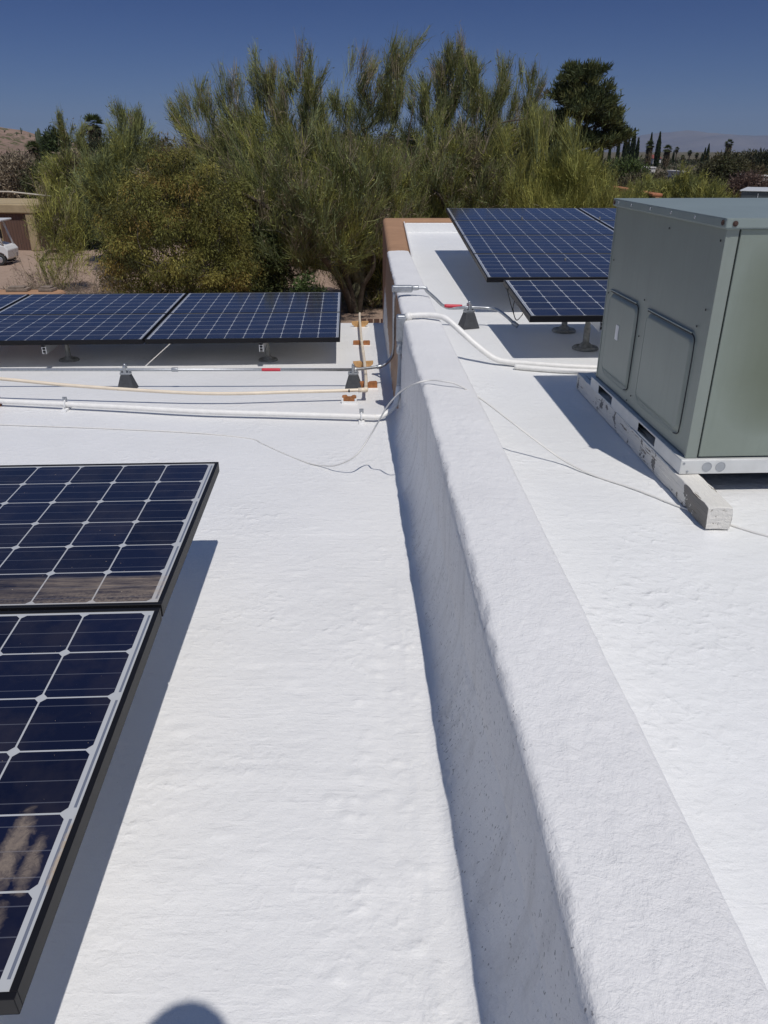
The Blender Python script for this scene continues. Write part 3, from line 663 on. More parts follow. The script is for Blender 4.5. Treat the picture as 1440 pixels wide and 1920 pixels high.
for q in (.35, .62, .86):
    a_ = pB[2].lerp(pB[3], q); MB().tube([a_, a_ + Vector((-.001, .03, .0))], .0142, 12).build('coupling', M['pvc'], dr, smooth=True)
coupling(zpt(653, 5.275, pA[-1].z - .0015), zpt(656, 5.275, pA[-1].z - .001), 'blockdark', .0128, dr, 'printed_mark')
wb = [((688, 730), .16, 'reddish wood block under the elbow of the cream pipe', 'cedar', .062), ((655, 757), .10, 'reddish wood block half coated in white, nearest under the cream pipe', 'cedar', .062), ((681, 690), .175, 'notched tan wood block under the cream pipe, behind the metal conduit', 'cedar2', .06), ((678, 648), .165, 'small brown wood block, second from the roof edge under the cream pipe', 'cedar', .05), ((675, 614), .19, 'tan wood block at the far roof edge under the end of the cream pipe', 'cedar2', .07)]
for i, ((u, v), wd, lb, mt, hh) in enumerate(wb):
    c = Lp(u, v); t = empty('wood_block', c, (0, 0, R((-1) ** i * 3)), label=lb, cat='wood block', group='wooden blocks under the cream pipe')
    b = MB(); g = random.Random(i)
    poly = [(-wd/2, 0), (wd/2, 0), (wd/2, hh * .9), (wd/2 - .01, hh), (.022, hh * .96), (.012, hh * .82), (-.012, hh * .82), (-.022, hh), (-wd/2, hh * .94)]
    if i in (2, 4): poly = [(-wd * .2, 0), (wd * .2, 0), (wd * .48, hh * .6), (wd/2, hh), (.022, hh * .96), (.012, hh * .82), (-.012, hh * .82), (-.022, hh), (-wd/2, hh * .94), (-wd * .46, hh * .5)]
    b.prism(poly, 'y', -.02, .02); b.build('block', M[mt], t, bevel=.002)
    b = MB(); b.box((-wd * .55, -.028, -.004), (wd * .55, .026, .010 + .006 * (i < 2))); b.build('coating', M['white_paint'], t, bevel=.005)
    if i == 1: MB().box((-wd * .55, -.024, 0), (-wd * .40, -.0, .05)).box((wd * .40, -.026, 0), (wd * .56, -.0, .045)).box((-wd * .5, -.027, 0), (wd * .5, -.021, .025)).build('coating', M['white_paint'], t, bevel=.004)
# brown stake at the left picture edge
c = Lp(-1, 762); t = MB().box((-.02, -.02, 0), (.02, .02, .19)).build('wood_stake', M['cedar'], None, bevel=.003); t.location = (c.x - .01, c.y, c.z); tag(t, 'upright reddish wood stake under the cream pipe at the left picture edge', 'wood stake')
# thick white conduit
wc = empty('white_conduit', (0, 0, 0), label='thick white painted conduit lying on the lower roof and climbing over the parapet', cat='conduit')
yw = lambda u: np.interp(u, [-300, 0, 125, 380, 700], [5.40, 5.17, 5.08, 4.89, 4.76])
pW = [zpt(u, float(yw(u)), zl(float(yw(u))) + .040) for u in (-300, 0, 125, 250, 380, 540, 690)]
x0 = L(4.9)
low = [Vector((-.06, 4.76, zl(4.8) + .040)), Vector((.0, 4.775, zl(4.8) + .05)), Vector((x0 - .055, 4.83, zl(4.8) + .105)), Vector((x0 - .03, 4.90, zl(4.8) + .21)), Vector((x0 - .022, 4.93, zl(4.8) + .33)), Vector((x0 - .022, 4.94, .23))]
MB().tube(smooth_path(pW + low[:1], 6), .0180, 14).build('pipe', M['white_pipe'], wc, smooth=True)
MB().tube(smooth_path(low[:4], 8), .0180, 14).build('pipe', M['white_pipe'], wc, smooth=True)
MB().tube(smooth_path(low[3:], 8), .0180, 14).build('pipe', M['grey_paint'], wc, smooth=True)
MB().tube([Vector((x0 - .022, 4.94, q)) for q in (.20, .215, .245, .25, .262, .30)], [.023, .028, .028, .024, .026, .026], 14).build('coupling', M['grey_paint'], wc, smooth=True)
b = MB(); b.box((x0 - .052, 4.905, .285), (x0 + .012, 4.975, .455)); b.build('conduit_body', M['galv'], wc, bevel=.014, seg=3)
b = MB(); b.box((x0 - .046, 4.900, .30), (x0 + .006, 4.906, .44)); b.build('cover', M['galv'], wc, bevel=.002)
ovw = [Vector((x0 + .005, 4.94, .435)), Vector((x0 + .05, 4.94, .448)), zpt(800, 4.94, .452), zpt(822, 4.92, .450), zpt(838, 4.89, .435), zpt(860, 4.85, .38), zpt(894, 4.79, .29), zpt(926, 4.73, .225), zpt(952, 4.70, .208), zpt(990, 4.66, .206), zpt(1060, 4.60, .205), zpt(1150, 4.55, .205)]
sm = smooth_path(ovw, 8); MB().tube(sm, .0190, 14).build('pipe', M['white_pipe'], wc, smooth=True)
MB().tube([Vector((x0 + .01, 4.94, .437)), Vector((x0 + .045, 4.94, .447))], .027, 14).build('coupling', M['white_pipe'], wc, smooth=True)
MB().tube(smooth_path([zpt(965, 4.62, .20), zpt(1000, 4.58, .20), zpt(1060, 4.53, .198), zpt(1150, 4.49, .198)]), .016, 10).build('pipe', M['white_pipe'], wc, smooth=True)
for u in (125, 678):
    y_ = float(yw(u)); c = zpt(u, y_, zl(y_))
    t = empty('pipe_strap', c, (0, 0, R(3)), label='white coated strut strap holding the thick white conduit ' + ('at the left' if u == 125 else 'close to the parapet'), cat='pipe strap', group='straps on the thick white conduit')
    MB().box((-.020, -.075, 0), (.020, .075, .018)).build('strut', M['white_paint'], t, bevel=.005)
    ring = [Vector((.0, .031 * math.cos(a_), .040 + .031 * math.sin(a_))) for a_ in np.linspace(-.5, math.pi + .5, 14)]
    MB().tube(ring, .0052, 6).build('band', M['white_paint'], t, smooth=True)
    MB().box((-.014, -.005, .066), (.014, -.001, .092)).box((-.014, .003, .066), (.014, .007, .092)).build('ear', M['galv'], t)
    MB().tube([(0, -.013, .084), (0, .016, .084)], .004, 6).build('bolt', M['galv'], t)
# white cable
ck = [(-120, 790, 'L', .006), (0, 796, 'L', .006), (190, 803, 'L', .006), (370, 812, 'L', .006), (467, 822, 'L', .006), (492, 832, 'L', .006), (529, 849, 'L', .007), (575, 867, 'L', .010), (606, 873, 'L', .018), (632, 872, 'L', .05), (666, 855, 'L', .12), (692, 820, 'L', .21), (712, 786, 'L', .32), (729, 758, 'L', .43), (754, 732, 'Z', .36), (780, 719, 'Z', .425), (806, 713, 'Z', .440), (832, 715, 'Z', .447), (860, 722, 'Z', .435), (905, 750, 'Z', .385), (960, 792, 'Z', .32), (1010, 830, 'Z', .25), (1055, 862, 'Z', .195), (1110, 890, 'Z', .176), (1190, 917, 'Z', .173), (1280, 952, 'Z', .172), (1420, 1000, 'Z', .168), (1560, 1030, 'Z', .168)]
cp = [bp(u, v, z, SL) if k_ == 'L' else bp(u, v, z) for (u, v, k_, z) in ck]
tag(MB().tube(smooth_path(cp, 6), .0042, 8).build('cable', M['cable'], None, smooth=True), 'thin white cable looping from the lower roof up over the parapet', 'cable')
# weathered boards lying on the far left parapet
for u, wd, lb in ((35, .12, 'longer weathered board lying on the far left stucco parapet'), (90, .08, 'shorter weathered board lying on the far left stucco parapet')):
    c = bpY(u, 546, 9.0); t = MB().box((-wd, -.07, 0), (wd, .07, .035)).box((-wd * .8, -.05, .037), (wd * .7, .05, .055)).build('board', mat_simple('grey_weathered_wood', (.22, .17, .13), .85, 0, .3, 20, .004), None, bevel=.006)
    t.location = (c.x, 9.0, -.054); t.rotation_euler = (0, 0, R(4 if u < 50 else -6)); tag(t, lb, 'board', 'boards on the far parapet')

# ------------------------------------------------------------------ ground, hills, mountains
def mat_dirt():
    s = NT('desert_dirt'); P = s.coord()
    a = s.noise(.25, P, 6, .6); b = s.noise(2.5, P, 6, .7)
    c = s.mix(a, (.30, .215, .165), (.40, .30, .235)); c = s.mix(s.math('MULTIPLY', s.math('SUBTRACT', b, .5, clamp=True), 1.6), c, (.20, .14, .105))
    spk = s.math('GREATER_THAN', s.noise(9, P, 2), .70); c = s.mix(s.math('MULTIPLY', spk, .7), c, (.12, .09, .06))
    sp_ = s.n('ShaderNodeSeparateXYZ'); s.l(P, sp_.inputs[0]); far = s.math('MULTIPLY', s.math('SUBTRACT', sp_.outputs[1], 75), .012, clamp=True)
    cov = s.math('MULTIPLY', far, s.math('MULTIPLY', s.noise(.05, P, 6, .7), 1.75), clamp=True); c = s.mix(cov, c, (.075, .072, .045))
    s.set(Base_Color=c, Roughness=.95, Specular_IOR_Level=.1); s.bump(b, .06); return s.m
M['dirt'] = mat_dirt()
gx = np.concatenate([-np.geomspace(26000, 60, 34), np.linspace(-56, 56, 57), np.geomspace(60, 26000, 34)])
gy = np.concatenate([-np.geomspace(9000, 12, 16), np.linspace(-8, 70, 79), np.geomspace(75, 26000, 40)])
X, Y = np.meshgrid(gx, gy); nearm = np.exp(-(np.hypot(X, Y) / 90) ** 2)
Z = GZ + .10 * fbm(X * .11, Y * .11, 3, 70) * nearm + .03 * fbm(X * .9, Y * .9, 2, 71) * nearm
tag(grid_mesh('ground', np.stack([X, Y, Z], -1), M['dirt']), kind='structure')
def mat_rock(name, a, b, sc_, dot=None):
    s = NT(name); P = s.coord(); n = s.noise(sc_, P, 8, .7)
    c = s.ramp(n, [(.35, a), (.65, b)])
    if dot: c = s.mix(s.math('GREATER_THAN', s.noise(sc_ * 9, P, 2), .56), c, dot)
    s.set(Base_Color=c, Roughness=1.0, Specular_IOR_Level=.05); return s.m
def hill(name, pts, y0, depth, m, rough, seed, nx=260, ny=60):      # a ridge: (x, height) outline at distance y0, falling away front and back
    xs = np.linspace(pts[0][0], pts[-1][0], nx); hs_ = np.interp(xs, [p[0] for p in pts], [p[1] for p in pts])
    v = np.linspace(-1, 1, ny); XX, VV = np.meshgrid(xs, v)
    prof = (1 - VV ** 2) ** 1.0; YY = y0 + VV * depth
    H_ = hs_[None, :] * prof; H_ = H_ + (rough * fbm(XX / (depth * .5), YY / (depth * .5), 5, seed)) * prof * np.clip(H_ / (H_.max() * .3), 0, 1)
    o = grid_mesh(name, np.stack([XX, YY, GZ - 1 + H_], -1), m); tag(o, kind='structure'); return o
M['hill'] = mat_rock('rocky_hill', (.20, .14, .11), (.27, .19, .15), .02, (.10, .095, .05)); M['mtn'] = mat_rock('mountain_rock', (.10, .10, .12), (.17, .16, .17), .0006)
hy = 620
def hx(u, Y, z=None):
    z = (-.5 if Y < 60 else (2 if Y < 120 else 4)) if z is None else z
    return (u - 720) / F_PX * (Y * _c - (z - CAM_H) * _s)
def hz(v, Y): return bpY(720, v, Y).z
hill('hill', [(hx(-420, hy), 6), (hx(-300, hy), 30), (hx(-120, hy), hz(222, hy) + 4), (hx(0, hy), hz(240, hy) + 4), (hx(40, hy), hz(246, hy) + 4), (hx(75, hy), hz(254, hy) + 4), (hx(110, hy), hz(262, hy) + 4), (hx(200, hy), hz(275, hy) + 4), (hx(330, hy), 1)], hy, 160, M['hill'], 5, 80)
my = 12500
hill('mountain', [(hx(900, my), 30), (hx(1080, my), hz(276, my)), (hx(1180, my), hz(265, my)), (hx(1245, my), hz(254, my)), (hx(1290, my), hz(248, my)), (hx(1340, my), hz(252, my)), (hx(1400, my), hz(257, my)), (hx(1500, my), hz(255, my)), (hx(1750, my), hz(250, my)), (hx(2300, my), 60)], my, 2600, M['mtn'], 45, 81, 320, 70)
# saguaros on the left hill crest
def saguaro(x, y, z, h, label):
    t = empty('saguaro_cactus', (x, y, z), label=label, cat='cactus', group='saguaros along the left skyline')
    b = MB(); b.tube([(0, 0, 0), (0, 0, h * .5), (0, 0, h * .94), (0, 0, h)], [.3, .34, .30, .1], 10)
    b.tube(smooth_path([(.2, 0, h * .45), (.7, 0, h * .48), (.85, 0, h * .6), (.85, 0, h * .85)]), .2, 8).build('stem', M['leafdark'], t, smooth=True)

# ------------------------------------------------------------------ vegetation
def mat_leaf(name, rough=.65, trans=.25):
    s = NT(name); a = s.n('ShaderNodeAttribute'); a.attribute_name = 'tint'
    s.set(Base_Color=a.outputs['Color'], Roughness=rough, Specular_IOR_Level=.25)
    tr = s.n('ShaderNodeBsdfTranslucent'); s.l(a.outputs['Color'], tr.inputs[0]); mx = s.n('ShaderNodeMixShader'); mx.inputs[0].default_value = trans
    s.l(s.b.outputs[0], mx.inputs[1]); s.l(tr.outputs[0], mx.inputs[2]); s.l(mx.outputs[0], s.o.inputs[0]); return s.m
M['leaf'] = mat_leaf('foliage'); M['twig'] = mat_leaf('green_twigs', .6, .08)
M['leafdark'] = mat_simple('dark_green_skin', (.045, .06, .03), .7)
M['bark'] = mat_simple('dark_bark', (.085, .068, .048), .9, 0, .4, 6, .02); M['pvbark'] = mat_simple('green_grey_bark', (.12, .115, .065), .85, 0, .4, 5, .02)
def unit(v): return v / (np.linalg.norm(v, axis=-1, keepdims=True) + 1e-9)
def ribbons(name, P0, P1, P2, W, C, m, parent):   # curved tapering blades through three points
    n = len(P0); g = np.random.RandomState(n % 9973)
    side_ = unit(np.cross(P2 - P0, unit(g.normal(size=(n, 3))))) * W[:, None] * .5
    V = np.stack([P0 - side_ * .8, P0 + side_ * .8, P1 - side_, P1 + side_, P2 - side_ * .25, P2 + side_ * .25], 1).reshape(-1, 3)
    b = (np.arange(n) * 6)[:, None]
    Fq = np.concatenate([b + np.array([0, 1, 3, 2]), b + np.array([2, 3, 5, 4])], 1).reshape(-1, 4)
    return leafmesh(name, V, Fq, np.repeat(C, 6, 0), m, parent)
def leafmesh(name, V, Fq, C, m, parent):
    me = bpy.data.meshes.new(name); raw_mesh(me, V, Fq)
    at = me.color_attributes.new('tint', 'FLOAT_COLOR', 'POINT'); at.data.foreach_set('color', np.concatenate([C, np.ones((len(C), 1))], 1).astype(np.float32).ravel())
    me.materials.append(m); o = bpy.data.objects.new(name, me); col.objects.link(o)
    if parent: o.parent = parent
    return o
def leaves(name, P, D, L_, W, C, m, parent):      # flat diamond leaves
    n = len(P); g = np.random.RandomState(n % 9973); s_ = unit(np.cross(D, unit(g.normal(size=(n, 3))))) * W[:, None] * .5; D = D * L_[:, None]
    V = np.stack([P, P + D * .45 + s_, P + D, P + D * .45 - s_], 1).reshape(-1, 3)
    return leafmesh(name, V, (np.arange(n) * 4)[:, None] + np.arange(4), np.repeat(C, 4, 0), m, parent)
def tints(g, n, pal, wts, var=.18):
    pal = np.array(pal); i = g.choice(len(pal), n, p=np.array(wts) / sum(wts)); return np.clip(pal[i] * (1 + g.normal(0, var, (n, 1))), .004, 1)
def skeleton(pts, root, r0, parent, m, rmin=.006, nsides=5, kink=.06, g=None, name='branches'):
    """connect crown points back to the trunk; thickness follows how much each carries"""
    n = len(pts); order = np.argsort(np.linalg.norm(pts - root[-1], axis=1)); pts = pts[order]
    nodes = [np.array(q) for q in root]; par = [i - 1 for i in range(len(root))]; dist = [0.0] * len(root)
    for i in range(n):
        A = np.array(nodes[len(root) - 1:]); dd = np.linalg.norm(A - pts[i], axis=1) + .35 * np.array(dist[len(root) - 1:])
        dd = dd + np.where(A[:, 2] > pts[i][2] + .1, .5, 0)
        j = int(np.argmin(dd)) + len(root) - 1
        nodes.append(pts[i]); par.append(j); dist.append(dist[j] + np.linalg.norm(pts[i] - nodes[j]))
    N_ = len(nodes); cnt = np.ones(N_)
    for i in range(N_ - 1, 0, -1): cnt[par[i]] += cnt[i]
    rad = np.maximum(rmin, r0 * (cnt / cnt[0]) ** .5)
    b = MB()
    trunk = MB(); trunk.tube([Vector(q) for q in root], [r0 * (1.25 if i == 0 else 1.0) for i in range(len(root))], 10)
    for i in range(len(root), N_):
        a, c = nodes[par[i]], nodes[i]; L_ = np.linalg.norm(c - a); mid = (a + c) / 2 + g.normal(0, kink, 3) * L_ + np.array([0, 0, .05 * L_])
        ra = min(rad[par[i]], rad[i] * 1.5)
        b.tube([a, mid, c], [ra, (ra + rad[i]) / 2, rad[i]], nsides, cap=False)
    return order, nodes, par, trunk, b
def crown_points(g, n, c, rx, ry, rz, flat=.35, clump=0):
    out = []
    while len(out) < n:
        p = g.uniform(-1, 1, 3); r = np.linalg.norm(p)
        if r > 1 or r < .25: continue
        if g.rand() > .25 + .75 * r: continue
        if p[2] < -flat - .6 * (1 - abs(p[0])): continue
        out.append(p)
    P = np.array(out) * [rx, ry, rz] + c; return P
GREEN = (.205, .220, .072); YGREEN = (.29, .285, .072); BGREEN = (.175, .205, .095); GREYB = (.26, .215, .150); BRN = (.19, .135, .085); DGREEN = (.050, .068, .026)
def palo_verde(name, u, Y, vtop, halfpx, label, cat='tree', group=None, seed=1, n_sprays=160, per=110, pal=(GREEN, YGREEN, BGREEN, GREYB), wts=(4, 2, 2, 2), tw=.011, plumes=(), low=.32, trunk_r=.16, lean=0, spread=.42, ln=(.35, .8), fork=.9, trunku=None, bark='pvbark', upw=.9, zc=None):
    g = np.random.RandomState(seed); x = hx(u, Y); xt = hx(trunku, Y, GZ) if trunku else x; top = hz(vtop, Y) - GZ - .35; rx = max(.5, halfpx / F_PX * Y * .95 - .3)
    t = empty(name, (xt, Y, GZ - .05), label=label, cat=cat, group=group)
    off = np.array([x - xt, 0, 0])
    zlo = top * low; rz = (top - zlo) / 2; c = off + np.array([lean, 0, (top + zlo) / 2 - .15 * rz])
    P = crown_points(g, n_sprays, c, rx, min(rx, 3.2 if rx > 3 else rx), rz * .86); nc0 = len(P); zpl = (top - .4 if plumes else 1e9)
    for (pu, pv, k, wid) in plumes:              # tall upright plumes that break the skyline
        px = hx(pu, Y, hz(pv, Y)) - xt; pz = hz(pv, Y) - GZ - .30; m_ = k
        base = np.array([px * .93 + off[0] * .07, g.normal(0, .6), pz - 2.0 - g.rand() * .4])
        for q in range(m_):
            f = q / max(1, m_ - 1); P = np.vstack([P, base + (np.array([px, base[1], pz - .55]) - base) * f + g.normal(0, 1, 3) * [wid * (1 - .5 * f), wid * (1 - .5 * f), .08]])
    root = [np.array([0, 0, 0]), np.array([.08 * g.normal(), .05, fork * .5]), np.array([.12 * g.normal(), 0, fork])]
    order, nodes, par, trunk, br = skeleton(P, root, trunk_r, t, None, g=g)
    trunk.build('trunk', M[bark], t, smooth=True); br.build('branches', M[bark], t, smooth=True)
    nP = np.array(nodes[len(root):]); pr = np.array([nodes[par[i]] for i in range(len(root), len(nodes))])
    ax = unit(unit(nP - pr) * .5 + unit(nP - (c - [0, 0, rz * .7])) * .45 + np.array([0, 0, upw]))
    n0_ = len(nP); rep = np.repeat(np.arange(n0_), 3); jit = g.normal(0, .30, (len(rep), 3)); jit[::3] = 0; hi = nP[rep][:, 2] > zpl; jit[hi] *= .5
    nP = nP[rep] + jit; ax = unit(ax[rep] + g.normal(0, .22, (len(rep), 3))); spt = tints(g, n0_, pal, wts, .12)[rep]; mixm = g.rand(len(rep)) < .45; spt[mixm] = tints(g, int(mixm.sum()), pal, wts, .12); spt[hi] = tints(g, int(hi.sum()), (GREEN, BGREEN, (.15, .165, .06), GREYB), (4, 3, 3, 1), .14)
    per = max(8, int(per * .56)); k = per; S = len(nP); idx = np.repeat(np.arange(S), k)
    A = ax[idx]; lenS = g.uniform(.35, .95, S)[idx]
    tpos = g.rand(S * k) ** .8
    st = nP[idx] - A * .25 + A * (tpos * lenS)[:, None] + g.normal(0, .055, (S * k, 3)) * (1.6 - tpos)[:, None]
    D = unit(A + g.normal(0, spread * .85, (S * k, 3)) * np.where(nP[idx][:, 2:3] > zpl, .6, 1) + np.array([0, 0, .12])); Lt = g.uniform(ln[0], ln[1], S * k) * (1.05 - .45 * tpos)
    mid = st + D * (Lt * .5)[:, None] + g.normal(0, .025, (S * k, 3)); end = st + D * Lt[:, None] + A * (Lt * .12)[:, None] + g.normal(0, .03, (S * k, 3))
    C = np.where(g.rand(S * k, 1) < .4, tints(g, S * k, pal, wts, .1), spt[idx]) * (1 + g.normal(0, .26, (S * k, 1))); W = tw * g.uniform(.55, 1.2, S * k) * (Y / 24) ** .8
    ribbons('crown', st, mid, end, W, np.clip(C, .005, 1), M['twig'], t)
    # fine leaflets and side twigs
    n2 = S * k // 2; j = g.randint(0, S * k, n2); f = g.rand(n2)[:, None]; p2 = st[j] * (1 - f) + end[j] * f
    leaves('leaflets', p2, unit(D[j] + g.normal(0, .8, (n2, 3))), g.uniform(.06, .16, n2) * Y / 24, g.uniform(.012, .026, n2) * Y / 24, np.clip(C[j] * 1.1, .005, 1), M['leaf'], t)
    return t
def leafy(name, u, Y, vtop, halfpx, label, cat='shrub', group=None, seed=1, clumps=200, per=120, pal=(DGREEN, GREEN), wts=(2, 1), ls=(.06, .13), lw=.4, droop=.0, low=.05, trunk_r=.12, ry=None, vb=None, cr=.3, fork=.6, flat=.9, shape=1.0, z0=None):
    g = np.random.RandomState(seed); x = hx(u, Y); z0 = GZ if z0 is None else z0; top = hz(vtop, Y) - z0; rx = halfpx / F_PX * Y * .95
    t = empty(name, (x, Y, z0 - .05), label=label, cat=cat, group=group)
    zlo = top * low; rz = (top - zlo) / 2; c = np.array([0, 0, (top + zlo) / 2])
    P = crown_points(g, clumps, c, rx * .88, (ry or rx) * .88, rz * .9, flat)
    root = [np.array([0, 0, 0.]), np.array([.03, .0, min(fork, top * .3) * .5]), np.array([0, .0, min(fork, top * .3)])]
    order, nodes, par, trunk, br = skeleton(P, root, trunk_r, t, None, g=g)
    trunk.build('trunk', M['bark'], t, smooth=True); br.build('branches', M['bark'], t, smooth=True)
    S = len(P); idx = np.repeat(np.arange(S), per); nP = np.array(nodes[3:])
    cs_ = g.uniform(.6, 1.3, S)[idx] * cr
    off = unit(g.normal(size=(S * per, 3))) * (g.rand(S * per, 1) ** .45) * cs_[:, None] * [1, 1, .75]
    pos = nP[idx] + off; D = unit(off / cs_[:, None] + g.normal(0, .6, (S * per, 3)) + np.array([0, 0, .3 - droop * 2.2]))
    sp = tints(g, S, pal, wts, .2)[idx]; C = np.clip(sp * (1 + g.normal(0, .22, (S * per, 1))), .004, 1)
    Ls = g.uniform(ls[0], ls[1], S * per); leaves('crown', pos, D, Ls, Ls * lw, C, M['leaf'], t)
    return t

# the big palo verdes behind the lower roof
palo_verde('palo_verde_tree', 560, 23.5, 190, 235, 'wide palo verde behind the far left solar array, with a dark forked trunk below', group='palo verdes behind the house', seed=3, n_sprays=330, per=125, low=.22, trunk_r=.20, trunku=668, fork=1.0,
    plumes=((350, 150, 5, .22), (430, 118, 7, .25), (470, 92, 6, .2), (515, 84, 8, .2), (570, 76, 9, .22), (600, 150, 6, .2), (690, 80, 8, .22), (745, 48, 9, .2), (640, 140, 5, .2), (385, 130, 5, .2)))
palo_verde('palo_verde_tree', 860, 27, 205, 160, 'palo verde rising above the far stucco corner of the upper roof', group='palo verdes behind the house', seed=4, n_sprays=250, per=120, low=.2, trunk_r=.17, fork=1.2,
    plumes=((800, 120, 6, .22), (838, 66, 8, .2), (858, 60, 7, .2), (882, 78, 6, .18), (910, 120, 6, .2), (945, 96, 8, .2), (990, 118, 7, .2), (780, 160, 5, .2), (965, 150, 5, .2), (1010, 150, 4, .2)), pal=(GREEN, YGREEN, BGREEN, GREYB), wts=(4, 2, 2, 2.5))
palo_verde('palo_verde_tree', 1058, 22, 262, 102, 'bright yellow green palo verde behind the upper right solar array', group='palo verdes behind the house', seed=5, n_sprays=230, per=150, low=.08, trunk_r=.15, pal=((.30, .29, .075), (.24, .25, .065), GREEN), wts=(4, 3, 1), upw=1.2, spread=.36, ln=(.4, .9), plumes=((1035, 205, 5, .25), (1085, 232, 4, .25), (1105, 272, 3, .22), (1000, 190, 5, .25)))
palo_verde('palo_verde_tree', 800, 33, 232, 190, 'greyish palo verde filling the gap between the two tallest ones', group='palo verdes behind the house', seed=6, n_sprays=200, per=100, low=.1, pal=(GREEN, GREYB, BRN, YGREEN), wts=(2, 3, 1, 1), trunk_r=.15)
palo_verde('mesquite_tree', 420, 31, 205, 130, 'brownish grey mesquite behind the wide palo verde, left side', group=None, seed=7, n_sprays=170, per=100, low=.12, pal=(GREYB, BRN, GREEN), wts=(4, 2, 1), trunk_r=.14, upw=.4, spread=.6, bark='bark')
palo_verde('palo_verde_tree', 235, 33, 235, 75, 'slender palo verde whose upright sprays stand against the sky near the left', group=None, seed=8, n_sprays=110, per=90, low=.1, pal=(GREEN, BGREEN, YGREEN), wts=(2, 3, 1), plumes=((215, 172, 8, .2), (240, 185, 7, .2), (252, 200, 5, .15), (280, 235, 4, .2)), trunk_r=.11)
palo_verde('palo_verde_tree', 128, 44, 272, 48, 'small palo verde with one arching spray leaning left, left skyline', group=None, seed=9, n_sprays=90, per=90, low=.1, pal=(GREEN, YGREEN, GREYB), wts=(3, 2, 1), plumes=((116, 204, 5, .10), (130, 222, 5, .12), (146, 244, 4, .15)), trunk_r=.1)
leafy('olive_green_tree', 338, 19.5, 258, 160, 'dense olive tree speckled with orange seed pods, left of centre', 'tree', seed=11, clumps=440, per=300, pal=((.155, .155, .038), (.20, .18, .045), (.25, .18, .05), (.085, .09, .028)), wts=(4, 3, 1.2, 2), ls=(.035, .10), lw=.26, droop=.55, low=.0, trunk_r=.16, cr=.34, fork=.8, ry=2.6)
leafy('olive_green_tree', 470, 21, 395, 75, 'dark green lower tree tucked between the olive tree and the forked trunk', 'tree', seed=12, clumps=170, per=170, pal=(DGREEN, (.05, .065, .02), (.085, .095, .03)), wts=(3, 3, 2), ls=(.05, .12), lw=.35, droop=.3, low=0, cr=.32)
leafy('shrub', 578, 19, 500, 38, 'small leafy bright green shrub left of the forked trunk', seed=13, clumps=40, per=140, pal=((.075, .11, .035), DGREEN), wts=(3, 1), cr=.2, ls=(.05, .1), lw=.45, trunk_r=.04)
palo_verde('palo_verde_tree', 720, 25, 330, 90, 'low drooping palo verde clump just left of the stucco corner', seed=14, n_sprays=150, per=110, low=.02, pal=(GREEN, YGREEN, GREYB, DGREEN), wts=(3, 2, 2, 1), trunk_r=.14, trunku=700, upw=.35, spread=.55)
def limb(tree_name, pts, r0, r1):
    tr = tree_name; o = tr.location; P_ = smooth_path([Vector(p) - o for p in pts], 8); n_ = len(P_)
    MB().tube(P_, [r0 + (r1 - r0) * i / (n_ - 1) for i in range(n_)], 8).build('limb', M['bark'], tr, smooth=True)
def lp(u, v, Y): q = bpY(u, v, Y); return q
big = [o for o in bpy.data.objects if o.name.startswith('palo_verde_tree') and o.get('label', '').startswith('wide palo verde')][0]
limb(big, [lp(668, 600, 23.5), lp(640, 530, 22.8), lp(612, 490, 22), lp(575, 455, 21.2), lp(548, 430, 20.8), lp(500, 388, 20.5), lp(452, 362, 20.4), lp(420, 354, 20.4)], .115, .028)
limb(big, [lp(668, 600, 23.5), lp(650, 520, 23), lp(612, 440, 22.4), lp(606, 400, 22), lp(590, 372, 21.8), lp(560, 330, 21.5), lp(572, 290, 21.5)], .10, .025)
limb(big, [lp(672, 600, 23.5), lp(680, 540, 23.2), lp(700, 480, 22.8), lp(640, 330, 22.4), lp(672, 292, 22.3)], .09, .022)
limb(big, [lp(606, 400, 22), lp(620, 330, 21.8), lp(600, 310, 21.7), lp(572, 298, 21.6)], .045, .018)
big2 = [o for o in bpy.data.objects if o.name.startswith('palo_verde_tree') and o.get('label', '').startswith('palo verde rising above')][0]
limb(big2, [lp(838, 430, 26), lp(828, 380, 25.6), lp(880, 350, 25.4), lp(905, 350, 25.4)], .06, .02)
limb(big2, [lp(838, 430, 26), lp(826, 370, 24.8), lp(790, 348, 25.4), lp(770, 352, 25.4)], .05, .018)
limb(big2, [lp(905, 290, 25), lp(930, 236, 26), lp(990, 222, 26)], .035, .015)
limb(big2, [lp(760, 300, 25), lp(752, 285, 25), lp(735, 258, 25)], .03, .012); limb(big2, [lp(760, 300, 25), lp(764, 270, 25), lp(778, 180, 25)], .03, .01)
# left side garden
palo_verde('palo_verde_tree', 112, 27.5, 330, 42, 'thin open palo verde in front of the brown fence at the left', seed=15, n_sprays=60, per=36, low=.25, pal=(YGREEN, GREEN, GREYB), wts=(3, 2, 1), trunk_r=.06, trunku=95, fork=1.1, tw=.011)
palo_verde('sapling', 92, 25.5, 452, 36, 'sparse green sapling standing in the dirt yard at the left', 'sapling', seed=16, n_sprays=22, per=26, low=.25, pal=(YGREEN, GREEN, BRN), wts=(2, 2, 1), trunk_r=.035, fork=.35, tw=.010, ln=(.2, .45))
leafy('shrub', 150, 41, 352, 48, 'rounded dark green shrub at the end of the dirt yard', seed=17, clumps=130, per=130, pal=(DGREEN, (.05, .075, .025), (.08, .10, .03)), wts=(3, 3, 2), ls=(.1, .2), cr=.5, trunk_r=.08)
leafy('shrub', 196, 36, 300, 45, 'tall grey green shrub behind the olive tree, beside the yard', seed=18, clumps=120, per=130, pal=(DGREEN, (.07, .085, .035), GREYB), wts=(2, 3, 1), ls=(.08, .17), cr=.45, trunk_r=.08)
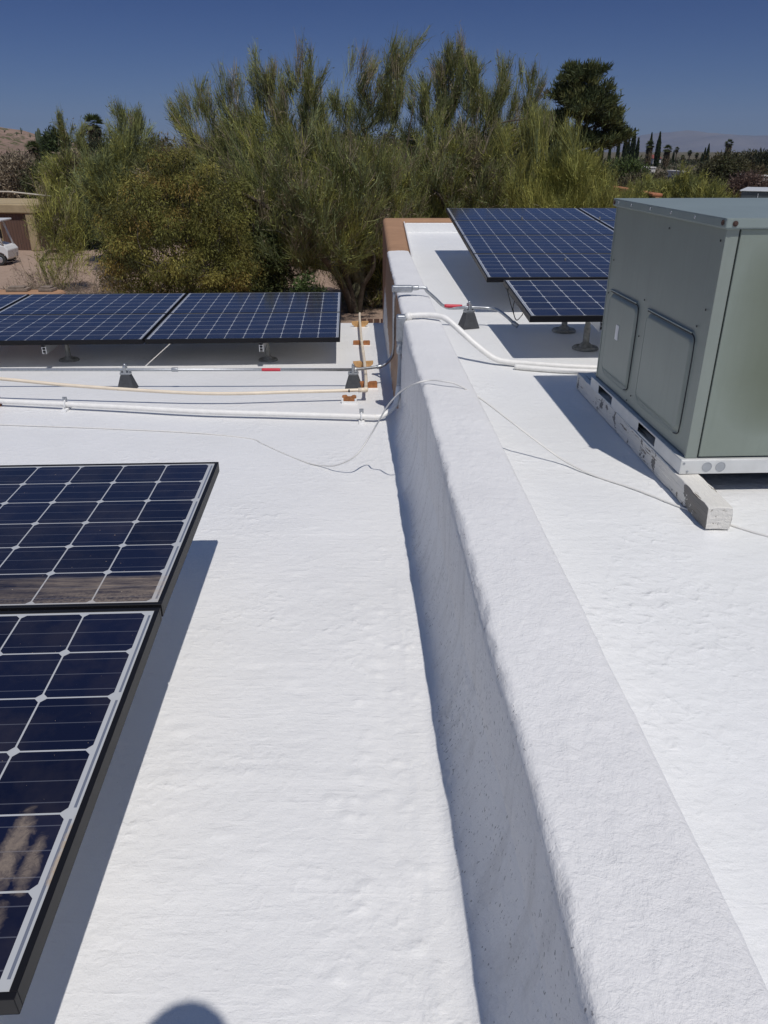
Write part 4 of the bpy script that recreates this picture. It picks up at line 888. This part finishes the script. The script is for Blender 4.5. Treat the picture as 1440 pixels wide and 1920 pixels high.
leafy('shrub', 195, 23.5, 478, 22, 'pale dry leafed bush at the right edge of the dirt yard', seed=19, clumps=36, per=90, pal=((.26, .21, .13), (.07, .08, .03), (.18, .15, .08)), wts=(2, 2, 1), ls=(.05, .1), cr=.22, trunk_r=.03)
for i, (u, Y, vt, hw, lb) in enumerate(((60, 22, 522, 62, 'tangle of bare pinkish brown brush behind the far left parapet'), (165, 21, 520, 45, 'bare brown brush at the foot of the olive tree'))):
    palo_verde('dry_brush', u, Y, vt, hw, lb, 'brush', 'dry brush behind the far left parapet', seed=30 + i, n_sprays=60, per=40, low=.05, pal=(GREYB, (.20, .15, .12), BRN), wts=(3, 3, 1), trunk_r=.03, fork=.15, upw=.2, spread=.9, tw=.009, ln=(.25, .5), bark='bark')
# the tall pine
def pine(u, Y, vtop, halfpx, label):
    g = np.random.RandomState(50); t = empty('pine_tree', (hx(u, Y), Y, GZ), label=label, cat='tree'); top = hz(vtop, Y) - GZ; rx = halfpx / F_PX * Y
    MB().tube([(0, 0, 0), (.1, 0, top * .5), (-.05, 0, top * .93)], [.28, .2, .05], 10).build('trunk', M['bark'], t, smooth=True)
    P = []; A = []; br = MB()
    lobes = [(0, 0, .90, .62, .085), (.30, .0, .80, .45, .07), (-.28, .2, .80, .42, .07), (-.62, .2, .66, .42, .045), (-.85, 0, .58, .35, .04), (.0, -.3, .72, .55, .07), (.45, .1, .70, .5, .045), (.62, .0, .76, .34, .026), (.78, -.1, .66, .36, .022), (.35, .2, .56, .45, .04), (-.2, 0, .56, .6, .07), (.1, .2, .44, .5, .06), (.75, .1, .54, .34, .016), (1.05, 0, .565, .34, .014), (1.32, 0, .585, .22, .010), (.95, 0, .70, .26, .012), (1.0, 0, .63, .22, .010), (-.5, -.1, .46, .45, .05)]
    for (lx, ly, lz, lw_, lh) in lobes:
        c0 = np.array([lx * rx * .95, ly * rx, lz * top]); s0 = np.array([0, 0, c0[2] - .9]); br.tube([s0, (s0 + c0) / 2 + [0, 0, -.15], c0], [.07, .05, .03], 5, False)
        for q in range(int(20 + 60 * lw_)):
            o_ = g.normal(0, .42, 3); c = c0 + o_ * [lw_ * rx * 1.12, lw_ * rx, lh * top * .8]; P.append(c); A.append(unit(c - s0) * .7 + np.array([0, 0, .7]))
            if q % 4 == 0: br.tube([c0 * .6 + s0 * .4, c], [.025, .012], 4, False)
    br.build('branches', M['bark'], t)
    P = np.array(P); A = unit(np.array(A)); per = 75; idx = np.repeat(np.arange(len(P)), per); n = len(idx)
    D = unit(A[idx] + g.normal(0, .6, (n, 3))); o_ = g.normal(0, .15, (n, 3)) * [1, 1, .6]; Ls = g.uniform(.18, .42, n)
    C = np.clip(tints(g, len(P), ((.05, .068, .026), (.085, .102, .038), (.13, .14, .05)), (3, 3, 2), .2)[idx] * (1 + g.normal(0, .2, (n, 1))), .004, 1)
    leaves('crown', P[idx] + o_, D, Ls, Ls * .16, C, M['leaf'], t)
pine(1070, 46, 104, 60, 'tall dark pine standing above the palo verdes against the sky')
# cypresses
def cypress(u, vtop, vbot, wpx, label, Y=250, sd=0):
    g = np.random.RandomState(100 + sd); top = hz(vtop, Y) - GZ; r = wpx / F_PX * Y * .40; t = empty('cypress_tree', (hx(u, Y), Y, GZ), label=label, cat='tree', group='cypresses on the right skyline')
    MB().tube([(0, 0, 0), (0, 0, top * .9)], [.2, .03], 6).build('trunk', M['bark'], t)
    n = 2600; f = g.rand(n) ** .9; a = g.uniform(0, 6.283, n); rr = r * np.interp(f, [0, .08, .35, .7, 1], [.5, .95, 1, .72, .06]) * g.uniform(.4, 1.08, n)
    P = np.stack([rr * np.cos(a), rr * np.sin(a), f * (top - .5)], 1); D = unit(np.stack([np.cos(a) * .12, np.sin(a) * .12, np.ones(n)], 1) + g.normal(0, .06, (n, 3))); Ls = g.uniform(.4, .8, n)
    leaves('crown', P, D, Ls, Ls * .35, tints(g, n, (DGREEN, (.018, .028, .014)), (1, 1)), M['leaf'], t)
cyp = [(1130, 228, 300, 8, 'tall thin cypress standing alone beside the pine'), (1145.5, 259, 300, 5, 'short thin cypress between the lone cypress and the main row'), (1161, 253, 302, 7, 'leftmost cypress of the main dark row'), (1173, 235, 302, 8, 'second cypress from the left in the dark row, slim and tall'), (1179.5, 257, 303, 7, 'short cypress squeezed in the middle of the dark row'), (1188, 240, 304, 11, 'broadest cypress in the dark row'), (1197, 258, 306, 8, 'last cypress at the right end of the dark row'), (1220.5, 249, 306, 8, 'cypress rising directly behind the skirted fan palm'), (1236, 247, 312, 11, 'tall leaning cypress between the two fan palms'), (1266, 282, 300, 4, 'tiny cypress beside the small thin palm'), (1320, 288, 305, 4, 'small cypress, left of a distant group of three'), (1324.5, 277, 306, 5, 'middle cypress of a distant group of three'), (1330, 269.5, 306, 6, 'tallest cypress, right of a distant group of three')]
for i, c in enumerate(cyp): cypress(c[0], c[1], c[2], c[3], c[4], 250 if i < 9 else 330, i)
# fan palms
def palm(u, vtop, rpx, label, Y=240, sd=0, skirt=1.0, grp='fan palms on the skyline'):
    g = np.random.RandomState(200 + sd); r = rpx / F_PX * Y; top = hz(vtop, Y) - GZ - r * .75; t = empty('fan_palm', (hx(u, Y), Y, GZ), label=label, cat='palm tree', group=grp)
    MB().tube([(0, 0, 0), (.1, 0, top * .5), (0, 0, top)], [.32, .25, .22], 8).build('trunk', M['bark'], t, smooth=True)
    V = []; Fq = []; C = []
    n = 46; 
    for k in range(n):
        a = g.uniform(0, 6.283); el = g.uniform(-.5, 1.35); d = np.array([math.cos(a) * math.cos(el), math.sin(a) * math.cos(el), math.sin(el)])
        c0 = np.array([0, 0, top]) + d * r * .35; c_ = tints(g, 1, ((.055, .075, .025), (.10, .11, .04)), (2, 1))[0]; s1_ = unit(np.cross(d, [0, 0, 1.])); s2_ = np.cross(s1_, d)
        for q in range(9):
            th = (q - 4) * .32; e = c0 + (d * math.cos(th) + s1_ * math.sin(th)) * r * .62 * g.uniform(.85, 1.1) + np.array([0, 0, -.10 * r]); w_ = s1_ * math.cos(th) * r * .06 + s2_ * r * .02; m_ = (c0 + e) / 2
            i0 = len(V); V += [c0, m_ + w_, e, m_ - w_]; Fq.append((i0, i0 + 1, i0 + 2, i0 + 3)); C += [c_] * 4
    leafmesh('crown', np.array(V), np.array(Fq), np.array(C), M['leaf'], t)
    m_ = int(500 * skirt); a = g.uniform(0, 6.283, m_); z_ = top - g.rand(m_) * r * 2.2 * skirt; rr = r * .62 * g.uniform(.5, 1, m_)
    leaves('dead_fronds', np.stack([rr * np.cos(a) * .6, rr * np.sin(a) * .6, z_], 1), unit(np.stack([np.cos(a) * .5, np.sin(a) * .5, -np.ones(m_)], 1) + g.normal(0, .15, (m_, 3))), np.full(m_, r * .6), np.full(m_, r * .12), tints(g, m_, ((.17, .13, .08), (.10, .08, .05)), (1, 1)), M['leaf'], t)
palm(177, 212, 21, 'bushy fan palm with hanging dead fronds on the left skyline', 130, 1, 1.3, 'fan palms on the skyline'); palm(61, 262, 16, 'low palm with arching fronds near the white houses at the left', 95, 2, .4)
palm(1220, 263, 9.5, 'fan palm with a long brown skirt in front of a cypress', 225, 3, 1.6); palm(1254, 271, 9.5, 'stout round fan palm right of the leaning cypress', 225, 4, 1.2); palm(1271, 275, 5, 'small thin palm right of the stout fan palm', 300, 5, .3)
palm(1296, 281, 5, 'small palm above the roofs, left of a pair', 320, 6, .3); palm(1310, 286, 4.5, 'small palm above the roofs, right of a pair', 320, 7, .3); palm(1368, 261, 9, 'ragged fan palm above the brown mesquite at the right', 240, 8, 1.0); palm(1428, 288, 7, 'small dark palm at the right picture edge', 240, 9, .8)
palm(1284, 290, 4.5, 'tiny low palm between the small palms on the right skyline', 320, 10, .6)
# mid-distance trees
lf = lambda *a, **k: leafy(*a, cat='tree', **k)
mid = [  # name, u, Y, vtop, half px, label, palette, seed
 ('mesquite_tree', 1365, 75, 287, 68, 'broad brownish green mesquite above the white air conditioner lid', ((.075, .075, .035), (.10, .085, .045), (.06, .07, .03)), 1),
 ('mesquite_tree', 1408, 58, 325, 42, 'reddish brown bare bush at the right, before the distant rooftop unit', ((.14, .095, .075), (.10, .07, .06)), 2),
 ('pine_tree', 100, 120, 243, 17, 'small dark rounded pine on the left skyline', (DGREEN, (.04, .06, .02)), 3),
 ('mesquite_tree', 22, 70, 282, 50, 'bare greyish mesquite in front of the hill at the left edge', (GREYB, (.10, .085, .06)), 4),
 ('mesquite_tree', 80, 62, 300, 45, 'green mesquite in front of the white houses at the left', ((.08, .09, .035), (.06, .07, .03)), 5),
 ('mesquite_tree', 150, 60, 268, 55, 'olive green mesquite behind the slender palo verde', ((.07, .085, .035), GREYB), 6),
 ('mesquite_tree', 305, 55, 245, 60, 'brown crowned mesquite behind the olive tree', ((.12, .09, .05), (.08, .075, .035)), 7),
 ('mesquite_tree', 200, 85, 250, 60, 'dark low mesquite on the left skyline below the fan palm', ((.05, .06, .03), (.07, .075, .035)), 8),
 ('mesquite_tree', 1222, 80, 331, 50, 'low brown brush in front of the long white house', ((.09, .08, .045), (.12, .10, .06)), 9),
 ('mesquite_tree', 1180, 100, 300, 34, 'green bush at the foot of the cypress row', ((.07, .10, .03), (.09, .11, .04)), 10),
 ('mesquite_tree', 1430, 150, 292, 30, 'dull green tree at the right edge beyond the mesquite', ((.05, .06, .035), (.07, .07, .04)), 11),
 ('mesquite_tree', 980, 60, 235, 120, 'dark mesquite seen through the gaps of the palo verdes', ((.05, .06, .03), (.08, .075, .04)), 12),
 ('mesquite_tree', 700, 60, 240, 140, 'far green mesquite hidden behind the two tall palo verdes', ((.06, .07, .03), (.09, .085, .05)), 13),
 ('mesquite_tree', 480, 58, 250, 130, 'far dark mesquite behind the wide palo verde', ((.06, .07, .03), (.09, .085, .05)), 14)]
for nm, u, Y, vt, hw, lb, pal, sd_ in mid:
    k = Y / 45; leafy(nm, u, Y, vt, hw, lb, 'tree', seed=300 + sd_, clumps=90 if hw < 80 else 170, per=130, pal=pal, wts=[2] + [1] * (len(pal) - 1), ls=(.10 * k, .26 * k), lw=.3, low=.02, cr=.55 * k, trunk_r=.14, ry=min(4.5, hw / F_PX * Y))
for i, (u, Y, vt, hw, lb) in enumerate(((1285, 48, 308, 50, 'bright yellow green palo verde above the lid of the air conditioner'), (1335, 44, 332, 45, 'low bright palo verde in front of the brown mesquite'), (1195, 40, 350, 45, 'low palo verde beside the orange clay wall'), (1232, 60, 340, 40, 'thin palo verde before the white house'), (1146, 30, 338, 26, 'yellow green palo verde touching the left end of the air conditioner lid'))):
    palo_verde('palo_verde_tree', u, Y, vt, hw, lb, group='palo verdes beyond the air conditioner', seed=60 + i, n_sprays=80, per=90, low=.05, pal=(YGREEN, GREEN, (.12, .135, .045)), wts=(3, 2, 2), trunk_r=.1, upw=1.1)
# far belt of desert scrub: one mass
g = np.random.RandomState(77); n = 60000
yy = g.uniform(95, 420, n) ** 1.0; uu = g.uniform(-500, 2000, n); xx = (uu - 720) / F_PX * yy * .9; cl = fbm(xx / 9, yy / 16, 3, 90)
keep = cl > -.25; xx, yy, cl = xx[keep], yy[keep], cl[keep]; n = len(xx); hh = np.clip(.5 + 1.0 * cl, .3, 1.5) * g.rand(n) ** .5
leaves_o = leaves('desert_scrub', np.stack([xx, yy, GZ + hh], 1), unit(g.normal(size=(n, 3)) + [0, 0, .6]), g.uniform(.3, .9, n) * np.clip(yy / 200, .7, 1.6), g.uniform(.2, .5, n) * np.clip(yy / 200, .7, 1.6), tints(g, n, ((.06, .065, .035), (.085, .08, .05), (.05, .06, .03), (.11, .09, .06)), (3, 2, 2, 1)), M['leaf'], None); tag(leaves_o, kind='stuff')

# ------------------------------------------------------------------ yard: building, cart, gate, far houses
M['housewhite'] = mat_stucco('white_stucco', (.62, .60, .57)); M['brownboard'] = None
def mat_boards():
    s = NT('brown_vertical_boards'); P = s.coord(); sep = s.n('ShaderNodeSeparateXYZ'); s.l(P, sep.inputs[0])
    f = s.math('FRACT', s.math('MULTIPLY', sep.outputs[0], 6.5)); gap = s.math('LESS_THAN', f, .09)
    g_ = s.noise(1, s.scaled(20, 20, 1.5), 5, .6); c = s.ramp(g_, [(.3, (.085, .045, .032)), (.7, (.15, .085, .06))])
    s.set(Base_Color=s.mix(gap, c, (.02, .015, .012)), Roughness=.85); return s.m
M['boards'] = mat_boards()
tan2 = mat_stucco('pale_tan_stucco', (.42, .33, .20))
Yf = 40.; xf = hx(78, Yf, GZ); th = hz(383, Yf) - GZ
fb = empty('garden_building', (xf, Yf, GZ), (0, 0, R(-10)), label='low garden building with brown vertical boards and tan pilasters behind the golf cart', cat='shed')
MB().box((-9, 0, 0), (0, 4.5, th - .3)).build('board_wall', M['boards'], fb)
b = MB(); b.box((-9.1, -.18, th - .42), (.12, 4.6, th)).build('parapet', tan2, fb, bevel=.05)
for q in (-4.6, -2.2, -.25): MB().box((q - .22, -.13, 0), (q + .22, .05, th - .42)).build('pilaster', tan2, fb, bevel=.03)
fr = MB(); fr.tube([(-9, .1, th + .55), (-1.2, .1, th + .55), (.9, .3, th + .35)], .045, 6)
for q in (-7, -4.4, -1.9): fr.tube([(q, .1, th), (q, .1, th + .55)], .035, 6)
fr.build('handrail', mat_simple('pale_pipe_paint', (.5, .46, .38), .6), fb)
# golf cart: only its tail is in the picture
wy = 35.2; cx = hx(13, wy, GZ); gc = empty('golf_cart', (cx, wy, GZ), (0, 0, R(2)), label='white golf cart at the left picture edge with its rear wheel in view', cat='golf cart')
M['cart'] = mat_simple('white_cart_plastic', (.66, .66, .66), .35, 0, .05)
b = MB(); arc = [(.0 + .30 * math.cos(a), .22 + .30 * math.sin(a)) for a in np.linspace(math.pi, 0, 11)]
body = [(-2.35, .25), (-2.1, .25)] + [(-1.75 + .30 * math.cos(a), .22 + .30 * math.sin(a)) for a in np.linspace(math.pi, 0, 11)] + [(-1.3, .25), (-.38, .25)] + arc + [(.36, .30), (.40, .62), (.28, .78), (-.18, .88), (-.62, .86), (-.72, .50), (-1.25, .42), (-1.45, .80), (-1.7, .92), (-2.2, .72), (-2.42, .5)]
b.prism(body, 'y', -.58, .58).build('body', M['cart'], gc, bevel=.03)
for q, nm in ((0, 'wheel'), (-1.75, 'wheel')):
    for sy in (-.52, .52):
        Mx = Matrix.Translation((q, sy, .225)) @ Matrix.Rotation(R(90), 4, 'X')
        wl = MB().lathe([(.10, -.09), (.20, -.09), (.225, -.06), (.225, .06), (.20, .09), (.10, .09)], (0, 0, 0), 20, Mx).build('wheel', M['rubber'], gc, smooth=False)
        MB().lathe([(.03, -.10), (.11, -.095), (.12, -.09), (.12, .09), (.11, .095), (.03, .10)], (0, 0, 0), 16, Mx).build('rim', M['alu'], wl)
MB().box((-1.9, -.60, 1.78), (.35, .60, 1.86)).build('roof', M['cart'], gc, bevel=.03)
for sy in (-.53, .53):
    MB().tube([(.22, sy, .80), (.08, sy, 1.25), (-.05, sy, 1.80)], .045, 8).build('roof_strut', M['cart'], gc, smooth=True); MB().tube([(-1.75, sy, .88), (-1.5, sy, 1.8)], .03, 8).build('roof_strut', M['cart'], gc, smooth=True)
MB().box((-.75, -.5, .86), (-.2, .5, .98)).build('seat', mat_simple('tan_vinyl', (.25, .2, .15), .6), gc, bevel=.04); MB().box((-.26, -.5, 1.0), (-.16, .5, 1.4)).build('backrest', mat_simple('dark_vinyl', (.05, .045, .04), .6), gc, bevel=.04)
# wooden gate and low planter wall below the forked trunk
yg = 17.5; t = empty('wooden_gate', (hx(702, yg, GZ), yg, GZ), label='low slatted brown wooden gate by the trunk foot, beside the stucco corner', cat='gate')
b = MB()
for k_ in range(5): b.box((-.30 + k_ * .15, 0, .05), (-.18 + k_ * .15, .03, 1.05))
b.build('slats', M['boards'], t); MB().box((-.34, -.04, .3), (.46, -.005, .38)).box((-.34, -.04, .85), (.46, -.005, .93)).build('rail', M['cedar'], t)
# houses in the distance
def far_house(u0, u1, Y, vt, label, roofcol=None, depth=8, vb=None, m='housewhite'):
    x0, x1 = hx(u0, Y), hx(u1, Y); h_ = hz(vt, Y) - GZ; t = empty('house', ((x0 + x1) / 2, Y, GZ), label=label, cat='house', group='houses in the distance'); w_ = (x1 - x0) / 2
    MB().box((-w_, 0, 0), (w_, depth, h_ - .25)).build('wall', M[m], t)
    MB().box((-w_ - .1, -.1, h_ - .25), (w_ + .1, depth + .1, h_)).build('roof_edge', M['housewhite'], t, bevel=.05)
    n = max(1, int(w_ / 2.2))
    for k_ in range(n):
        cx_ = -w_ + (k_ + .5) * 2 * w_ / n; wn = MB().box((cx_ - .55, -.03, h_ * .32), (cx_ + .55, .02, h_ * .68)).build('window', M['dark'], t)
    if roofcol: MB().add([(-w_ - .3, -.3, h_), (w_ + .3, -.3, h_), (w_ + .3, depth + .3, h_), (-w_ - .3, depth + .3, h_), (-w_ * .5, depth / 2, h_ + 1.2), (w_ * .5, depth / 2, h_ + 1.2)], [(0, 1, 5, 4), (1, 2, 5), (2, 3, 4, 5), (3, 0, 4), (3, 2, 1, 0)]).build('roof', roofcol, t)
redt = mat_simple('red_roof_tile', (.22, .06, .045), .8, 0, .2, 2)
far_house(1166, 1186, 135, 316, 'small white house below the left cypresses of the row'); far_house(1198, 1238, 150, 313, 'long white house below the skirted fan palm'); far_house(1293, 1304, 140, 321, 'white house corner between the bright palo verde and the mesquite'); far_house(1420, 1460, 130, 328, 'white house at the right picture edge')
far_house(1229, 1244, 300, 297, 'far house with a red roof beside the leaning cypress', redt); far_house(-60, 36, 105, 312, 'white house low on the left edge behind bare trees'); far_house(36, 86, 115, 303, 'white house under the low palm at the left'); far_house(-10, 120, 88, 328, 'long low pale wall across the left yards', depth=.4)
# clay tiled garden wall on the right
p0, p1 = bpY(1166, 347, 46), bpY(1222, 363, 40); d = p1 - p0; t = empty('clay_wall', (p0.x, p0.y, GZ), (0, 0, math.atan2(d.y, d.x)), label='garden wall capped with orange clay tiles beside the low palo verde', cat='wall'); ln = math.hypot(d.x, d.y); ht = p1.z - GZ
MB().box((-2, -.1, 0), (ln + 1, .1, ht - .1)).build('wall', M['stucco'], t); MB().box((-2, -.25, ht - .1), (ln + 1, .25, ht + .05)).build('tile_cap', mat_simple('orange_clay', (.38, .15, .07), .8, 0, .3, 3), t, bevel=.05)
for i, (u, v, hp) in enumerate(((45, 239, 9), (74, 240, 20), (69, 246, 14), (119, 233, 22), (36, 247, 5), (14, 243, 4), (60, 251, 5))):
    Y_ = 160 if hp > 8 and i else 600; top = hz(v, Y_); hgt = hp / F_PX * Y_ * 1.1
    saguaro(hx(u, Y_), Y_, (GZ if Y_ < 300 else top - hgt), (top - GZ) if Y_ < 300 else hgt, ['single saguaro on the crest of the rocky hill', 'tall dark saguaro right of the hill', 'shorter saguaro leaning on the tall one right of the hill', 'lone saguaro between the dark pine and the palo verde spray', 'tiny saguaro on the hill slope, right of the crest one', 'tiny saguaro on the hill near the left edge', 'tiny saguaro low on the hill slope'][i])
# ------------------------------------------------------------------ the photographer, whose head casts the rounded shadow at the bottom
def person():
    t = empty('person', (.03, -.36, zl(-.36) + .0), label='person in a blue shirt photographing the roof, seen only by the head shadow', cat='person')
    V = []; E_ = []; Rr_ = []
    def n(p, r, par=None):
        V.append(p); Rr_.append(r if isinstance(r, tuple) else (r, r))
        if par is not None: E_.append((par, len(V) - 1))
        return len(V) - 1
    pel = n((0, 0, .98), (.155, .11)); wa = n((0, .02, 1.12), (.145, .10), pel); ch = n((0, .05, 1.34), (.17, .115), wa); cl = n((0, .075, 1.50), (.12, .085), ch); nk = n((0, .12, 1.585), .055, cl); hb = n((0, .17, 1.665), (.068, .078), nk); hc = n((0, .195, 1.745), (.080, .098), hb); ht = n((0, .20, 1.82), (.070, .088), hc)
    for s_ in (-1, 1):
        h1 = n((s_ * .095, 0, .90), .095, pel); k1 = n((s_ * .11, .015, .50), .058, h1); an = n((s_ * .12, -.01, .10), .040, k1); he = n((s_ * .12, .01, .045), .042, an); n((s_ * .13, .16, .03), (.040, .028), he)
        sh = n((s_ * .185, .06, 1.475), .062, cl); el = n((s_ * .245, .10, 1.18), .042, sh); wr = n((s_ * .105, .285, 1.335), .027, el); pm = n((s_ * .085, .315, 1.375), (.034, .018), wr)
        for q, (dx, l_) in enumerate(((-.014, .070), (-.004, .078), (.006, .074), (.016, .060))):
            a = n((s_ * (.075) , .322, 1.385 + dx * 1.4), .0085, pm); b_ = n((s_ * (.060), .335, 1.388 + dx * 1.6), .0080, a); n((s_ * (.038), .330, 1.390 + dx * 1.7), .0072, b_)
        a = n((s_ * .066, .300, 1.385), .0095, pm); n((s_ * .045, .312, 1.405), .0085, a)
    me = bpy.data.meshes.new('body'); me.from_pydata(V, E_, []); o = bpy.data.objects.new('body', me); col.objects.link(o); o.parent = t
    sk = o.modifiers.new('skin', 'SKIN'); sk.use_smooth_shade = True
    for i, r in enumerate(Rr_): me.skin_vertices[0].data[i].radius = r
    me.skin_vertices[0].data[0].use_root = True
    ss = o.modifiers.new('sub', 'SUBSURF'); ss.levels = 2; ss.render_levels = 2
    s = NT('skin_shirt_and_jeans'); sep = s.n('ShaderNodeSeparateXYZ'); s.l(s.coord(), sep.inputs[0]); z = sep.outputs[2]; x = s.math('ABSOLUTE', sep.outputs[0])
    shirt = s.math('MULTIPLY', s.math('LESS_THAN', z, 1.54), s.math('LESS_THAN', sep.outputs[1], .16))
    c = s.mix(shirt, (.50, .30, .21), (.07, .13, .24)); c = s.mix(s.math('LESS_THAN', z, 1.0), c, (.05, .06, .10)); c = s.mix(s.math('LESS_THAN', z, .10), c, (.05, .04, .035))
    s.set(Base_Color=c, Roughness=.7); me.materials.append(s.m)
    hr = MB(); hr.lathe([(.094 * math.sin(a), .112 * math.cos(a)) for a in np.linspace(1.75, .05, 10)], (0, 0, 0), 20, Matrix.Translation((0, .175, 1.785)) @ Matrix.Diagonal((1.0, 1.22, 1.0, 1)))
    hr.build('hair', mat_simple('short_brown_hair', (.05, .03, .02), .6), t, smooth=True)
    for s_ in (-1, 1): MB().lathe([(.004, -.006), (.016, -.005), (.018, .0), (.014, .006), (.004, .006)], (0, 0, 0), 12, Matrix.Translation((s_ * .083, .18, 1.735)) @ Matrix.Rotation(R(90), 4, 'Y') @ Matrix.Diagonal((1.6, 1, 1, 1))).build('ear', mat_simple('skin', (.50, .30, .21), .55), t, smooth=True)
    MB().add([(-.014, .285, 1.715), (.014, .285, 1.715), (0, .312, 1.718), (0, .285, 1.765)], [(0, 1, 2), (0, 2, 3), (1, 3, 2), (0, 3, 1)]).build('nose', mat_simple('skin_nose', (.50, .30, .21), .55), t, bevel=.004)
    for s_ in (-1, 1): MB().lathe([(.002, -.011), (.009, -.006), (.011, 0), (.009, .006), (.002, .011)], (s_ * .030, .279, 1.755), 12).build('eye', mat_simple('eye_white', (.6, .58, .55), .3), t, smooth=True)
    MB().box((-.022, .277, 1.688), (.022, .290, 1.696)).build('mouth', mat_simple('lips', (.35, .14, .11), .5), t, bevel=.003)
    ph = MB().box((-.038, -.0075, -.078), (.038, .0, .078)).build('phone', M['black'], None, bevel=.003); ph.location = (0, -.010, CAM_H - .055); ph.rotation_euler = (R(-PITCH), 0, 0)
    tag(ph, 'dark phone held up in both hands of the photographer', 'phone')
person()
# ------------------------------------------------------------------ thin desert haze
hz_ = MB().box((-17500, -9500, -120), (17500, 17500, 700)).build('haze', M['dark'])
hm = bpy.data.materials.new('haze_air'); hm.use_nodes = True; ht = hm.node_tree; ht.nodes.clear(); vo = ht.nodes.new('ShaderNodeVolumePrincipled'); ou = ht.nodes.new('ShaderNodeOutputMaterial')
vo.inputs['Color'].default_value = (.50, .64, .90, 1); vo.inputs['Density'].default_value = HAZE; ht.links.new(vo.outputs[0], ou.inputs['Volume'])
hz_.data.materials.clear(); hz_.data.materials.append(hm); tag(hz_, kind='stuff')
